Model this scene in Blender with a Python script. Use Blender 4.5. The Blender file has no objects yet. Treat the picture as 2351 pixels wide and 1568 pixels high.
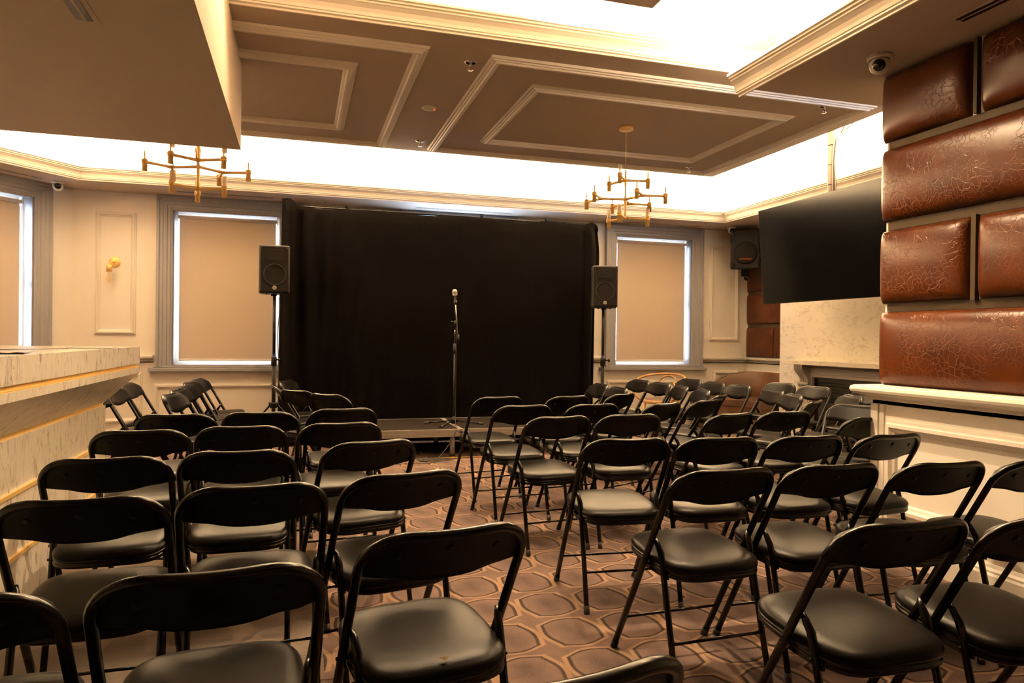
import bpy, math, random
from mathutils import Vector, Matrix
random.seed(4)
PI = math.pi
S = bpy.context.scene
C = S.collection

# ------------------------------------------------------------------ camera, world, exposure
cam_d = bpy.data.cameras.new('camera'); cam = bpy.data.objects.new('camera', cam_d); C.objects.link(cam)
yaw, pit, rol = math.radians(16.817), math.radians(-0.296), math.radians(0.656)
fw = Vector((math.sin(yaw)*math.cos(pit), math.cos(yaw)*math.cos(pit), math.sin(pit)))
rt0 = Vector((math.cos(yaw), -math.sin(yaw), 0)); up0 = rt0.cross(fw)
rt = rt0*math.cos(rol) + up0*math.sin(rol); up = -rt0*math.sin(rol) + up0*math.cos(rol)
M = Matrix((rt, up, -fw)).transposed().to_4x4(); M.translation = (0, 0, 1.22)
cam.matrix_world = M
cam_d.sensor_width = 36; cam_d.lens = 36*1620.4/2351; cam_d.clip_start = 0.05
S.camera = cam
S.view_settings.view_transform = 'Standard'; S.view_settings.look = 'None'
S.view_settings.gamma = 1; S.view_settings.use_curve_mapping = False
S.view_settings.exposure = 0.15
W = bpy.data.worlds.new('world'); S.world = W; W.use_nodes = True
bg = W.node_tree.nodes['Background']; bg.inputs[0].default_value = (0.62, 0.76, 1.0, 1); bg.inputs[1].default_value = 22.0

WARM = (1.0, 0.71, 0.42)
def area(name, loc, sx, sy, energy, rot=(0,0,0), col=WARM, spread=None):
    d = bpy.data.lights.new(name, 'AREA'); d.shape = 'RECTANGLE'; d.size = sx; d.size_y = sy
    d.energy = energy; d.color = col
    if spread: d.spread = spread
    o = bpy.data.objects.new(name, d); C.objects.link(o); o.location = loc; o.rotation_euler = rot
    return o
def spot(name, loc, target, energy, angle, blend=0.6, rad=0.03, col=WARM):
    d = bpy.data.lights.new(name, 'SPOT'); d.energy = energy; d.spot_size = math.radians(angle); d.spot_blend = blend
    d.shadow_soft_size = rad; d.color = col
    o = bpy.data.objects.new(name, d); C.objects.link(o); o.location = loc
    o.rotation_euler = (Vector(target)-Vector(loc)).to_track_quat('-Z', 'Y').to_euler()
    return o
UPW = (PI, 0, 0)
K = 6.6
# LED runs on the cove ledges, all shining up
area('cove_led_back', (1.63, 8.25, 2.90), 7.4, 0.05, 150*K, UPW)
area('cove_led_side', (5.50, 5.95, 2.90), 0.05, 4.2, 62*K, UPW)
area('cove_led_splay', (-2.62, 7.78, 2.90), 0.05, 1.1, 62*K, (PI, 0, math.radians(38)))
area('cove_led_bar_side', (-3.03, 6.1, 2.90), 0.05, 2.0, 95*K, UPW)
area('cove_led_raft', (1.15, 4.19, 3.155), 3.0, 0.05, 65*K, UPW)
area('cove_led_beam', (2.77, 2.75, 2.93), 0.05, 1.9, 40*K, UPW)
# recessed lamps in the tray ceiling, then two added fill spots for the pier
spot('tray_lamp_glow_a', (1.55, 3.95, 3.37), (1.5, 2.6, 0), 300, 120, 0.5)
spot('tray_lamp_glow_b', (0.15, 3.75, 3.37), (-0.2, 2.6, 0), 110, 115, 0.5)
spot('tray_lamp_glow_c', (2.35, 3.9, 3.37), (3.3, 2.5, 0.55), 330, 80, 0.5)
spot('tray_fill_d', (0.2, 2.75, 3.37), (3.25, 2.5, 1.1), 290, 62, 0.7, 0.08)  # added out-of-view fill that lifts the dim pier wainscot
spot('tray_fill_e', (0.2, 3.35, 3.37), (3.25, 3.2, 1.3), 150, 55, 0.7, 0.08)  # second added fill, brightens the pier and its leather pads

# ------------------------------------------------------------------ materials
def mat(name):
    m = bpy.data.materials.new(name); m.use_nodes = True
    return m, m.node_tree.nodes, m.node_tree.links, m.node_tree.nodes['Principled BSDF']
def simple(name, col, rough=0.5, metal=0.0, bump=0.0, bscale=200, var=0.0, vscale=8, coat=0.0, spec=None, sheen=0):
    m, n, l, b = mat(name)
    b.inputs['Base Color'].default_value = (*col, 1); b.inputs['Roughness'].default_value = rough
    b.inputs['Metallic'].default_value = metal
    if coat: b.inputs['Coat Weight'].default_value = coat; b.inputs['Coat Roughness'].default_value = 0.25
    if spec is not None: b.inputs['Specular IOR Level'].default_value = spec
    if sheen: b.inputs['Sheen Weight'].default_value = sheen
    tc = n.new('ShaderNodeTexCoord')
    if bump:
        t = n.new('ShaderNodeTexNoise'); t.inputs['Scale'].default_value = bscale; t.inputs['Detail'].default_value = 3
        bp = n.new('ShaderNodeBump'); bp.inputs['Strength'].default_value = bump; bp.inputs['Distance'].default_value = 0.002
        l.new(tc.outputs['Object'], t.inputs['Vector']); l.new(t.outputs[0], bp.inputs['Height']); l.new(bp.outputs[0], b.inputs['Normal'])
    if var:
        t = n.new('ShaderNodeTexNoise'); t.inputs['Scale'].default_value = vscale; t.inputs['Detail'].default_value = 4
        r = n.new('ShaderNodeValToRGB'); e = r.color_ramp.elements
        e[0].position = 0.3; e[1].position = 0.7
        e[0].color = (*[c*(1-var) for c in col], 1); e[1].color = (*[min(1, c*(1+var)) for c in col], 1)
        l.new(tc.outputs['Object'], t.inputs['Vector']); l.new(t.outputs[0], r.inputs[0]); l.new(r.outputs[0], b.inputs['Base Color'])
    return m
M_wall = simple('wall_paint', (0.90, 0.85, 0.76), 0.55, bump=0.05, bscale=90, var=0.02, vscale=2)
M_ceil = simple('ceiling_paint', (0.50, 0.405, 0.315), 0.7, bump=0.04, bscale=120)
M_trim = simple('trim_paint', (0.84, 0.78, 0.68), 0.4)
M_grey = simple('grey_paint', (0.25, 0.24, 0.25), 0.4, var=0.03)
M_brass = simple('brass', (0.92, 0.62, 0.22), 0.42, 0.38)
M_dbrass = simple('aged_brass', (0.042, 0.026, 0.011), 0.6, 0.0, spec=0.15)
M_black = simple('black_enamel', (0.003, 0.0025, 0.002), 0.25, spec=0.25)
M_vinyl = simple('black_vinyl', (0.0045, 0.0036, 0.003), 0.33, bump=0.15, bscale=420, spec=0.07)
M_sheet = simple('black_sheet_steel', (0.003, 0.0025, 0.002), 0.42, spec=0.12)
M_rub = simple('black_rubber', (0.015, 0.013, 0.012), 0.6)
M_steel = simple('galvanised_steel', (0.62, 0.60, 0.57), 0.35, 1.0)
M_alu = simple('aluminium', (0.46, 0.43, 0.39), 0.5, 0.4, var=0.06, vscale=20)
M_blackp = simple('black_plastic', (0.009, 0.007, 0.006), 0.45, bump=0.2, bscale=500, spec=0.22)
M_grille = simple('speaker_grille', (0.008, 0.006, 0.0045), 0.6, bump=0.6, bscale=900, spec=0.12)
M_screen = simple('screen_glass', (0.002, 0.002, 0.0025), 0.16, spec=0.10)
M_white = simple('white_plastic', (0.72, 0.68, 0.60), 0.35)
M_dark = simple('dark_lens', (0.01, 0.01, 0.012), 0.12)
M_wood = simple('bent_beech', (0.52, 0.28, 0.10), 0.35, var=0.12, vscale=14)
M_brownfab = simple('brown_upholstery', (0.10, 0.060, 0.045), 0.7, bump=0.3, bscale=300)
M_booth = simple('tan_leather', (0.085, 0.034, 0.007), 0.5, bump=0.2, bscale=60, var=0.12, vscale=5)
M_fire = simple('firebox_black', (0.010, 0.009, 0.008), 0.4)
M_red = simple('red_plastic', (0.5, 0.03, 0.02), 0.3)
M_blue = simple('blue_ring', (0.03, 0.06, 0.25), 0.4)
M_yel = simple('yellow_cable', (0.62, 0.34, 0.03), 0.5)
M_orange = simple('orange_print', (0.75, 0.16, 0.03), 0.5)
M_silver = simple('silver_print', (0.75, 0.72, 0.66), 0.35, 0.4)
M_chrome = simple('chrome', (0.80, 0.78, 0.74), 0.18, 1.0)
M_menu = simple('menu_print', (0.10, 0.055, 0.035), 0.35, var=0.5, vscale=60)
M_rivet = simple('rivet', (0.02, 0.017, 0.015), 0.3, 0.5)

def emis(name, col, st):
    m, n, l, b = mat(name)
    b.inputs['Emission Color'].default_value = (*col, 1); b.inputs['Emission Strength'].default_value = st
    b.inputs['Base Color'].default_value = (*col, 1)
    return m
M_led = emis('led_tape', WARM, 6)
M_redled = emis('red_indicator', (1, 0.05, 0.02), 4)
M_lamp = emis('lamp_face', (1, 0.72, 0.42), 12)

def glassm(name, tint, mixf=0.12, rough=0.05):
    m, n, l, b = mat(name)
    t = n.new('ShaderNodeBsdfTransparent'); t.inputs[0].default_value = (*tint, 1)
    b.inputs['Base Color'].default_value = (*tint, 1); b.inputs['Roughness'].default_value = rough
    mx = n.new('ShaderNodeMixShader'); mx.inputs[0].default_value = mixf
    l.new(t.outputs[0], mx.inputs[1]); l.new(b.outputs[0], mx.inputs[2]); l.new(mx.outputs[0], n['Material Output'].inputs[0])
    return m
M_glass = glassm('window_glass', (0.95, 0.98, 1.0), 0.08)
M_frost = glassm('frosted_tube', (1.0, 0.93, 0.80), 0.45, 0.35)
M_bulb = glassm('clear_bulb', (1.0, 0.93, 0.80), 0.18)

# roller blind: woven fabric, a little light passes through
m, n, l, b = mat('blind_fabric'); M_blind = m
tc = n.new('ShaderNodeTexCoord'); nz = n.new('ShaderNodeTexNoise'); nz.inputs['Scale'].default_value = 260
r = n.new('ShaderNodeValToRGB'); r.color_ramp.elements[0].color = (0.56, 0.455, 0.35, 1); r.color_ramp.elements[1].color = (0.64, 0.53, 0.41, 1)
l.new(tc.outputs['Object'], nz.inputs['Vector']); l.new(nz.outputs[0], r.inputs[0]); l.new(r.outputs[0], b.inputs['Base Color'])
b.inputs['Roughness'].default_value = 0.8
tr = n.new('ShaderNodeBsdfTranslucent'); tr.inputs[0].default_value = (0.30, 0.17, 0.09, 1)
mx = n.new('ShaderNodeMixShader'); mx.inputs[0].default_value = 0.10
l.new(b.outputs[0], mx.inputs[1]); l.new(tr.outputs[0], mx.inputs[2]); l.new(mx.outputs[0], n['Material Output'].inputs[0])

# marble
def marble(name, base, vein, sc, ang, stretch):
    m, n, l, b = mat(name)
    tc = n.new('ShaderNodeTexCoord'); mp = n.new('ShaderNodeMapping')
    mp.inputs['Rotation'].default_value = ang; mp.inputs['Scale'].default_value = stretch
    n1 = n.new('ShaderNodeTexNoise'); n1.inputs['Scale'].default_value = sc; n1.inputs['Detail'].default_value = 8; n1.inputs['Roughness'].default_value = 0.7
    n1.inputs['Distortion'].default_value = 0.8
    n2 = n.new('ShaderNodeTexNoise'); n2.inputs['Scale'].default_value = sc*0.35; n2.inputs['Detail'].default_value = 4
    r = n.new('ShaderNodeValToRGB'); e = r.color_ramp.elements
    e[0].position = 0.50; e[0].color = (0, 0, 0, 1); e[1].position = 0.66; e[1].color = (1, 1, 1, 1)
    r2 = n.new('ShaderNodeValToRGB'); r2.color_ramp.elements[0].position = 0.30; r2.color_ramp.elements[1].position = 0.60
    mu = n.new('ShaderNodeMath'); mu.operation = 'MULTIPLY'
    mixc = n.new('ShaderNodeMixRGB'); mixc.inputs[1].default_value = (*base, 1); mixc.inputs[2].default_value = (*vein, 1)
    l.new(tc.outputs['Object'], mp.inputs[0]); l.new(mp.outputs[0], n1.inputs['Vector']); l.new(mp.outputs[0], n2.inputs['Vector'])
    l.new(n1.outputs[0], r.inputs[0]); l.new(n2.outputs[0], r2.inputs[0])
    l.new(r.outputs[0], mu.inputs[0]); l.new(r2.outputs[0], mu.inputs[1]); l.new(mu.outputs[0], mixc.inputs[0])
    l.new(mixc.outputs[0], b.inputs['Base Color']); b.inputs['Roughness'].default_value = 0.25
    return m
M_marble = marble('bar_marble', (0.74, 0.68, 0.57), (0.27, 0.22, 0.18), 14, (0.35, 0, 0), (1.6, 2.6, 0.8))
M_marble2 = marble('fireplace_marble', (0.72, 0.66, 0.54), (0.42, 0.37, 0.29), 9, (0.8, 0, 0), (1.2, 1.0, 2.2))

# crackled leather on the wall pads
m, n, l, b = mat('crackled_leather'); M_leather = m
tc = n.new('ShaderNodeTexCoord')
nz = n.new('ShaderNodeTexNoise'); nz.inputs['Scale'].default_value = 5; nz.inputs['Detail'].default_value = 6
wp = n.new('ShaderNodeTexNoise'); wp.inputs['Scale'].default_value = 9; wp.inputs['Detail'].default_value = 3
ad = n.new('ShaderNodeMixRGB'); ad.blend_type = 'ADD'; ad.inputs[0].default_value = 0.16
vo = n.new('ShaderNodeTexVoronoi'); vo.feature = 'DISTANCE_TO_EDGE'; vo.inputs['Scale'].default_value = 26
cr = n.new('ShaderNodeValToRGB'); cr.color_ramp.elements[0].position = 0.0; cr.color_ramp.elements[0].color = (1, 1, 1, 1)
cr.color_ramp.elements[1].position = 0.045; cr.color_ramp.elements[1].color = (0, 0, 0, 1)
base = n.new('ShaderNodeValToRGB'); e = base.color_ramp.elements
e[0].position = 0.3; e[0].color = (0.040, 0.0088, 0.0014, 1); e[1].position = 0.75; e[1].color = (0.080, 0.0200, 0.0032, 1)
msk = n.new('ShaderNodeTexNoise'); msk.inputs['Scale'].default_value = 3.0; msk.inputs['Detail'].default_value = 2
mr = n.new('ShaderNodeValToRGB'); mr.color_ramp.elements[0].position = 0.42; mr.color_ramp.elements[1].position = 0.62
mul = n.new('ShaderNodeMath'); mul.operation = 'MULTIPLY'
mu2 = n.new('ShaderNodeMath'); mu2.operation = 'MULTIPLY'; mu2.inputs[1].default_value = 0.20
mixc = n.new('ShaderNodeMixRGB'); mixc.inputs[2].default_value = (0.20, 0.075, 0.022, 1)
bp = n.new('ShaderNodeBump'); bp.inputs['Strength'].default_value = 0.35; bp.inputs['Distance'].default_value = 0.004; bp.invert = True
for t in (nz, wp, msk): l.new(tc.outputs['Object'], t.inputs['Vector'])
l.new(tc.outputs['Object'], ad.inputs[1]); l.new(wp.outputs['Color'], ad.inputs[2]); l.new(ad.outputs[0], vo.inputs['Vector'])
l.new(vo.outputs['Distance'], cr.inputs[0]); l.new(nz.outputs[0], base.inputs[0]); l.new(msk.outputs[0], mr.inputs[0])
l.new(cr.outputs[0], mul.inputs[0]); l.new(mr.outputs[0], mul.inputs[1]); l.new(mul.outputs[0], mu2.inputs[0])
l.new(mu2.outputs[0], mixc.inputs[0]); l.new(base.outputs[0], mixc.inputs[1]); l.new(mixc.outputs[0], b.inputs['Base Color'])
l.new(mul.outputs[0], bp.inputs['Height']); l.new(bp.outputs[0], b.inputs['Normal'])
b.inputs['Roughness'].default_value = 0.30; b.inputs['Specular IOR Level'].default_value = 0.20

# black drape
m, n, l, b = mat('black_cloth'); M_cloth = m
tc = n.new('ShaderNodeTexCoord'); mp = n.new('ShaderNodeMapping'); mp.inputs['Scale'].default_value = (6, 6, 3); mp.inputs['Rotation'].default_value = (0, 0.5, 0)
nz = n.new('ShaderNodeTexNoise'); nz.inputs['Scale'].default_value = 2.2; nz.inputs['Detail'].default_value = 6; nz.inputs['Distortion'].default_value = 1.6
bp = n.new('ShaderNodeBump'); bp.inputs['Strength'].default_value = 0.5; bp.inputs['Distance'].default_value = 0.012
l.new(tc.outputs['Object'], mp.inputs[0]); l.new(mp.outputs[0], nz.inputs['Vector']); l.new(nz.outputs[0], bp.inputs['Height']); l.new(bp.outputs[0], b.inputs['Normal'])
b.inputs['Base Color'].default_value = (0.0022, 0.0015, 0.0012, 1); b.inputs['Roughness'].default_value = 0.95; b.inputs['Specular IOR Level'].default_value = 0.04

# stage deck rubber with a fine raised dot grid
m, n, l, b = mat('stage_deck'); M_deck = m
tc = n.new('ShaderNodeTexCoord'); vo = n.new('ShaderNodeTexVoronoi'); vo.inputs['Scale'].default_value = 55; vo.inputs['Randomness'].default_value = 0
bp = n.new('ShaderNodeBump'); bp.inputs['Strength'].default_value = 0.5; bp.inputs['Distance'].default_value = 0.002
l.new(tc.outputs['Object'], vo.inputs['Vector']); l.new(vo.outputs['Distance'], bp.inputs['Height']); l.new(bp.outputs[0], b.inputs['Normal'])
b.inputs['Base Color'].default_value = (0.014, 0.011, 0.009, 1); b.inputs['Roughness'].default_value = 0.95; b.inputs['Specular IOR Level'].default_value = 0.05

# patterned carpet: rows of pointed ogee cells with a pale line and dark piping; by the bar a plain brown timber-look floor
m, n, l, b = mat('carpet_pattern'); M_carpet = m
def mth(op, a, bb=None, c=None):
    q = n.new('ShaderNodeMath'); q.operation = op
    for i, v in enumerate((a, bb, c)):
        if v is None: continue
        if isinstance(v, (int, float)): q.inputs[i].default_value = v
        else: l.new(v, q.inputs[i])
    return q.outputs[0]
tc = n.new('ShaderNodeTexCoord'); sx = n.new('ShaderNodeSeparateXYZ'); l.new(tc.outputs['Object'], sx.inputs[0])
px, py = sx.outputs[0], sx.outputs[1]
CX_, CY_ = 0.277, 0.308                                       # cell pitch across and along
uu_ = mth('DIVIDE', mth('SUBTRACT', px, 1.102), CX_); vv_ = mth('DIVIDE', mth('SUBTRACT', py, 2.735), CY_)
su_ = mth('SUBTRACT', uu_, mth('ROUND', uu_)); sv_ = mth('SUBTRACT', vv_, mth('ROUND', vv_))
ca_, sa_ = math.cos(math.radians(9)), math.sin(math.radians(9))
uu_ = mth('ABSOLUTE', mth('ADD', mth('MULTIPLY', su_, ca_), mth('MULTIPLY', sv_, sa_)))
vv_ = mth('ABSOLUTE', mth('SUBTRACT', mth('MULTIPLY', sv_, ca_), mth('MULTIPLY', su_, sa_)))
def gg(t): return mth('ADD', mth('MULTIPLY', mth('COSINE', mth('MULTIPLY', t, 2*PI/0.93)), 0.052), 0.410)
fx_ = mth('SUBTRACT', uu_, gg(vv_)); fy_ = mth('SUBTRACT', vv_, gg(uu_))
fy_ = mth('SUBTRACT', mth('MULTIPLY', mth('ADD', fy_, 0.022), 1.7), 0.022)
dist = mth('MAXIMUM', fx_, fy_)
edge = n.new('ShaderNodeTexNoise'); edge.inputs['Scale'].default_value = 260; l.new(tc.outputs['Object'], edge.inputs['Vector'])
dist = mth('ADD', dist, mth('MULTIPLY', mth('SUBTRACT', edge.outputs[0], 0.5), 0.022))
lr = n.new('ShaderNodeValToRGB'); lr.color_ramp.interpolation = 'LINEAR'
e = lr.color_ramp.elements
INn = (0.068, 0.046, 0.042, 1); LT = (0.23, 0.145, 0.096, 1); DK = (0.030, 0.019, 0.016, 1); MD = (0.122, 0.080, 0.067, 1)
e[0].position = 0.0; e[0].color = INn
e[1].position = 1.0; e[1].color = MD
for p_, c_ in ((0.385, (0.125, 0.083, 0.070, 1)), (0.40, MD), (0.412, MD), (0.425, DK), (0.466, DK), (0.478, LT), (0.535, LT), (0.56, MD)):
    q = e.new(p_); q.color = c_
l.new(mth('ADD', dist, 0.5), lr.inputs[0])
# soft mottling inside the cells + salt-and-pepper pile
mo = n.new('ShaderNodeTexNoise'); mo.inputs['Scale'].default_value = 8; mo.inputs['Detail'].default_value = 3; l.new(tc.outputs['Object'], mo.inputs['Vector'])
sp = n.new('ShaderNodeTexNoise'); sp.inputs['Scale'].default_value = 330; sp.inputs['Detail'].default_value = 1; l.new(tc.outputs['Object'], sp.inputs['Vector'])
f_ = mth('ADD', mth('ADD', mth('MULTIPLY', mo.outputs[0], 0.9), mth('MULTIPLY', sp.outputs[0], 1.9)), -0.38)
mc = n.new('ShaderNodeMixRGB'); mc.blend_type = 'MULTIPLY'; mc.inputs[0].default_value = 1
cb = n.new('ShaderNodeCombineXYZ')
for i in range(3): l.new(f_, cb.inputs[i])
l.new(lr.outputs[0], mc.inputs[1]); l.new(cb.outputs[0], mc.inputs[2]); l.new(mc.outputs[0], b.inputs['Base Color'])
b.inputs['Roughness'].default_value = 0.95; b.inputs['Specular IOR Level'].default_value = 0.15
bp = n.new('ShaderNodeBump'); bp.inputs['Strength'].default_value = 0.4; bp.inputs['Distance'].default_value = 0.003
l.new(sp.outputs[0], bp.inputs['Height']); l.new(bp.outputs[0], b.inputs['Normal'])

m, n, l, b = mat('timber_look_floor'); M_plank = m
tc = n.new('ShaderNodeTexCoord'); mp = n.new('ShaderNodeMapping'); mp.inputs['Rotation'].default_value = (0, 0, 0.0); mp.inputs['Scale'].default_value = (1, 1, 1)
br = n.new('ShaderNodeTexBrick'); br.inputs['Scale'].default_value = 1; br.inputs['Brick Width'].default_value = 1.2; br.inputs['Row Height'].default_value = 0.18
br.inputs['Mortar Size'].default_value = 0.002; br.inputs['Color1'].default_value = (0.080, 0.046, 0.024, 1); br.inputs['Color2'].default_value = (0.062, 0.035, 0.018, 1); br.inputs['Mortar'].default_value = (0.05, 0.03, 0.015, 1)
mp2 = n.new('ShaderNodeMapping'); mp2.inputs['Scale'].default_value = (14, 150, 1)
nz = n.new('ShaderNodeTexNoise'); nz.inputs['Scale'].default_value = 1; nz.inputs['Detail'].default_value = 4
mc = n.new('ShaderNodeMixRGB'); mc.blend_type = 'OVERLAY'; mc.inputs[0].default_value = 0.75
l.new(tc.outputs['Object'], mp.inputs[0]); l.new(mp.outputs[0], br.inputs['Vector']); l.new(tc.outputs['Object'], mp2.inputs[0]); l.new(mp2.outputs[0], nz.inputs['Vector'])
l.new(br.outputs[0], mc.inputs[1]); l.new(nz.outputs[0], mc.inputs[2]); l.new(mc.outputs[0], b.inputs['Base Color']); b.inputs['Roughness'].default_value = 0.55

# ------------------------------------------------------------------ mesh helpers
class MB:
    def __init__(s): s.v = []; s.f = []; s.sm = []; s.mi = []; s.cur = 0
    def add(s, vs, fs, smooth=False):
        o = len(s.v); s.v += [tuple(p) for p in vs]
        for f in fs: s.f.append(tuple(i+o for i in f)); s.sm.append(smooth); s.mi.append(s.cur)
        return s
    def box(s, x0, y0, z0, x1, y1, z1, xf=None):
        vs = [(x, y, z) for z in (z0, z1) for y in (y0, y1) for x in (x0, x1)]
        if xf: vs = [xf(Vector(p)) for p in vs]
        return s.add(vs, [(0,2,3,1), (4,5,7,6), (0,1,5,4), (2,6,7,3), (0,4,6,2), (1,3,7,5)])
    def quad(s, a, b, c, d): return s.add([a, b, c, d], [(0,1,2,3)])
    def tube(s, pts, r, n=10, closed=False, cap=True, rs=None):
        pts = [Vector(p) for p in pts]; N = len(pts); vs = []
        prev = None
        for i, p in enumerate(pts):
            if closed: t = (pts[(i+1) % N]-pts[i-1]).normalized()
            else: t = (pts[min(i+1, N-1)]-pts[max(i-1, 0)]).normalized()
            if prev is None:
                a = Vector((0, 0, 1)) if abs(t.z) < 0.9 else Vector((1, 0, 0))
                u = t.cross(a).normalized()
            else: u = (prev-t*prev.dot(t)).normalized()
            prev = u; w = t.cross(u)
            rr = rs[i] if rs else r
            for k in range(n):
                a = 2*PI*k/n; vs.append(p+u*math.cos(a)*rr+w*math.sin(a)*rr)
        fs = []
        for i in range(N if closed else N-1):
            j = (i+1) % N
            for k in range(n): fs.append((i*n+k, i*n+(k+1) % n, j*n+(k+1) % n, j*n+k))
        s.add(vs, fs, True)
        if cap and not closed:
            s.add(vs[:n], [tuple(range(n-1, -1, -1))]); s.add(vs[-n:], [tuple(range(n))])
        return s
    def lathe(s, prof, org=(0,0,0), ax=(0,0,1), n=20, smooth=True):
        org = Vector(org); ax = Vector(ax).normalized()
        a = Vector((1, 0, 0)) if abs(ax.x) < 0.9 else Vector((0, 1, 0))
        u = ax.cross(a).normalized(); w = ax.cross(u); vs = []; fs = []
        for (r, h) in prof:
            for k in range(n):
                t = 2*PI*k/n; vs.append(org+ax*h+(u*math.cos(t)+w*math.sin(t))*r)
        for i in range(len(prof)-1):
            for k in range(n): fs.append((i*n+k, i*n+(k+1) % n, (i+1)*n+(k+1) % n, (i+1)*n+k))
        s.add(vs, fs, smooth)
        return s
    def prism(s, poly, fn, a, b, smooth=False):
        # poly in 2D, fn(u, v, w) -> 3D point, extruded w from a to b
        N = len(poly); vs = [fn(u, v, a) for u, v in poly]+[fn(u, v, b) for u, v in poly]
        fs = [tuple(range(N-1, -1, -1)), tuple(range(N, 2*N))]
        s.add(vs, fs); s.add(vs, [(i, (i+1) % N, (i+1) % N+N, i+N) for i in range(N)], smooth)
        return s
    def sweep(s, path, prof, N, closed=False, ends=True):
        # path: planar polyline, N plane normal, prof (a: to the left of travel in the plane, b: along N)
        P = [Vector(p) for p in path]; N = Vector(N).normalized(); L = len(P); K_ = len(prof); vs = []
        for i in range(L):
            d0 = d1 = None
            if closed or i > 0: d0 = (P[i]-P[i-1]).normalized()
            if closed or i < L-1: d1 = (P[(i+1) % L]-P[i]).normalized()
            if d0 is None: d0 = d1
            if d1 is None: d1 = d0
            n0 = N.cross(d0); n1 = N.cross(d1); mm = (n0+n1).normalized(); sc = 1/max(0.25, mm.dot(n0))
            for a, b in prof: vs.append(P[i]+mm*a*sc+N*b)
        fs = []
        for i in range(L if closed else L-1):
            j = (i+1) % L
            for k in range(K_): fs.append((i*K_+k, j*K_+k, j*K_+(k+1) % K_, i*K_+(k+1) % K_))
        s.add(vs, fs)
        if ends and not closed:
            s.add(vs[:K_], [tuple(range(K_))]); s.add(vs[-K_:], [tuple(range(K_-1, -1, -1))])
        return s
    def mesh(s, name, mats):
        me = bpy.data.meshes.new(name); me.from_pydata(s.v, [], s.f); me.update()
        me.polygons.foreach_set('use_smooth', s.sm)
        mats = mats if isinstance(mats, (list, tuple)) else [mats]
        for m_ in mats: me.materials.append(m_)
        if len(mats) > 1: me.polygons.foreach_set('material_index', s.mi)
        import bmesh
        bm = bmesh.new(); bm.from_mesh(me); bmesh.ops.remove_doubles(bm, verts=bm.verts, dist=1e-6)
        bmesh.ops.recalc_face_normals(bm, faces=bm.faces); bm.to_mesh(me); bm.free()
        return me
    def build(s, name, mats, parent=None, bevel=0.0, seg=2):
        o = bpy.data.objects.new(name, s.mesh(name, mats)); C.objects.link(o)
        if parent: o.parent = parent
        if bevel:
            md = o.modifiers.new('bev', 'BEVEL'); md.width = bevel; md.segments = seg; md.limit_method = 'ANGLE'; md.angle_limit = 0.7
            md.harden_normals = False
        return o
def tag(o, label=None, cat=None, group=None, kind=None):
    if label: o['label'] = label
    if cat: o['category'] = cat
    if group: o['group'] = group
    if kind: o['kind'] = kind
    return o
def struct(o, label=None, cat=None):
    return tag(o, label, cat, kind='structure')
def empty(name, loc, rz=0):
    o = bpy.data.objects.new(name, None); C.objects.link(o); o.location = loc; o.rotation_euler = (0, 0, rz); return o
def copy_tree(o, parent=None):
    c = o.copy(); C.objects.link(c)
    if parent: c.parent = parent
    for ch in list(o.children): copy_tree(ch, c)
    return c

YW = 8.75; XR = 6.17; XL = -3.52; YB = -1.6; ZS = 2.78; ZT = 3.42
# ------------------------------------------------------------------ room shell
struct(MB().box(XL-.2, YB-.2, -0.1, XR+.3, YW+.3, 0.0).build('floor', M_carpet), 'purple-brown carpet with a pale pointed lattice pattern across the room', 'floor')
struct(MB().box(XL, YB, 0.0, 0.10, 5.65, 0.003).build('floor', M_plank), 'plain brown timber-look flooring beside the marble bar', 'floor')
WIN = [(-1.369, -0.215), (1.36, 2.52), (4.103, 5.257)]; Z0, Z1 = 0.86, 2.62
w = MB(); xs = [-2.37]
for a, b_ in WIN: xs += [a, b_]
xs.append(XR+0.2)
for i in range(0, len(xs), 2): w.box(xs[i], YW, 0, xs[i+1], YW+.2, ZT)
for a, b_ in WIN: w.box(a, YW, 0, b_, YW+.2, Z0).box(a, YW, Z1, b_, YW+.2, ZT)
struct(w.build('wall_back', M_wall), 'cream back wall with three sash window openings', 'wall')
# splayed corner wall on the left
Cn = Vector((-2.37, YW, 0)); D_ = Vector((-0.62, -0.785, 0)).normalized(); Nn = Vector((0.785, -0.62, 0)).normalized()
def spl(p): return Cn + D_*p[0] - Nn*p[1] + Vector((0, 0, p[2]))     # x along wall, y outwards, z up
WT0, WT1 = 0.425, 1.58
w = MB()
for a, b_ in ((0, WT0), (WT1, 1.86)): w.box(a, 0, 0, b_, .2, ZT, spl)
w.box(WT0, 0, 0, WT1, .2, Z0, spl).box(WT0, 0, Z1, WT1, .2, ZT, spl)
struct(w.build('wall_left', M_wall), 'cream angled corner wall with a sash window left of the sconce', 'wall')
struct(MB().box(XL-.15, YB, 0, XL, 7.32, ZT).build('wall_left', M_wall), 'cream side wall behind the bar', 'wall')
struct(MB().box(XR, 3.2, 0, XR+.2, YW, ZT).build('wall_right', M_wall), 'cream right wall of the fireplace alcove', 'wall')
struct(MB().box(XL-.2, YB-.15, 0, 3.5, YB, ZT).build('wall_front', simple('dark_wall', (0.10, 0.07, 0.05), 0.7)), 'dark wall at the near end of the room', 'wall')
# pier: thick wall on the right, wainscot proud of the padded upper part
struct(MB().box(3.23, YB, 0, 3.46, 3.35, 0.91).box(3.31, YB, 0.91, 3.46, 3.35, ZS).box(3.46, 3.15, 0, XR+.2, 3.35, ZS).build('wall_right', [M_wall]), 'cream panelled pier wall under the brown leather pads', 'wall')

# ceilings
struct(MB().box(XL-.2, YB-.2, ZT, XR+.3, YW+.3, ZT+.1).build('ceiling', M_wall), 'high ceiling of the lit tray, glowing warm white', 'ceiling')
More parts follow.
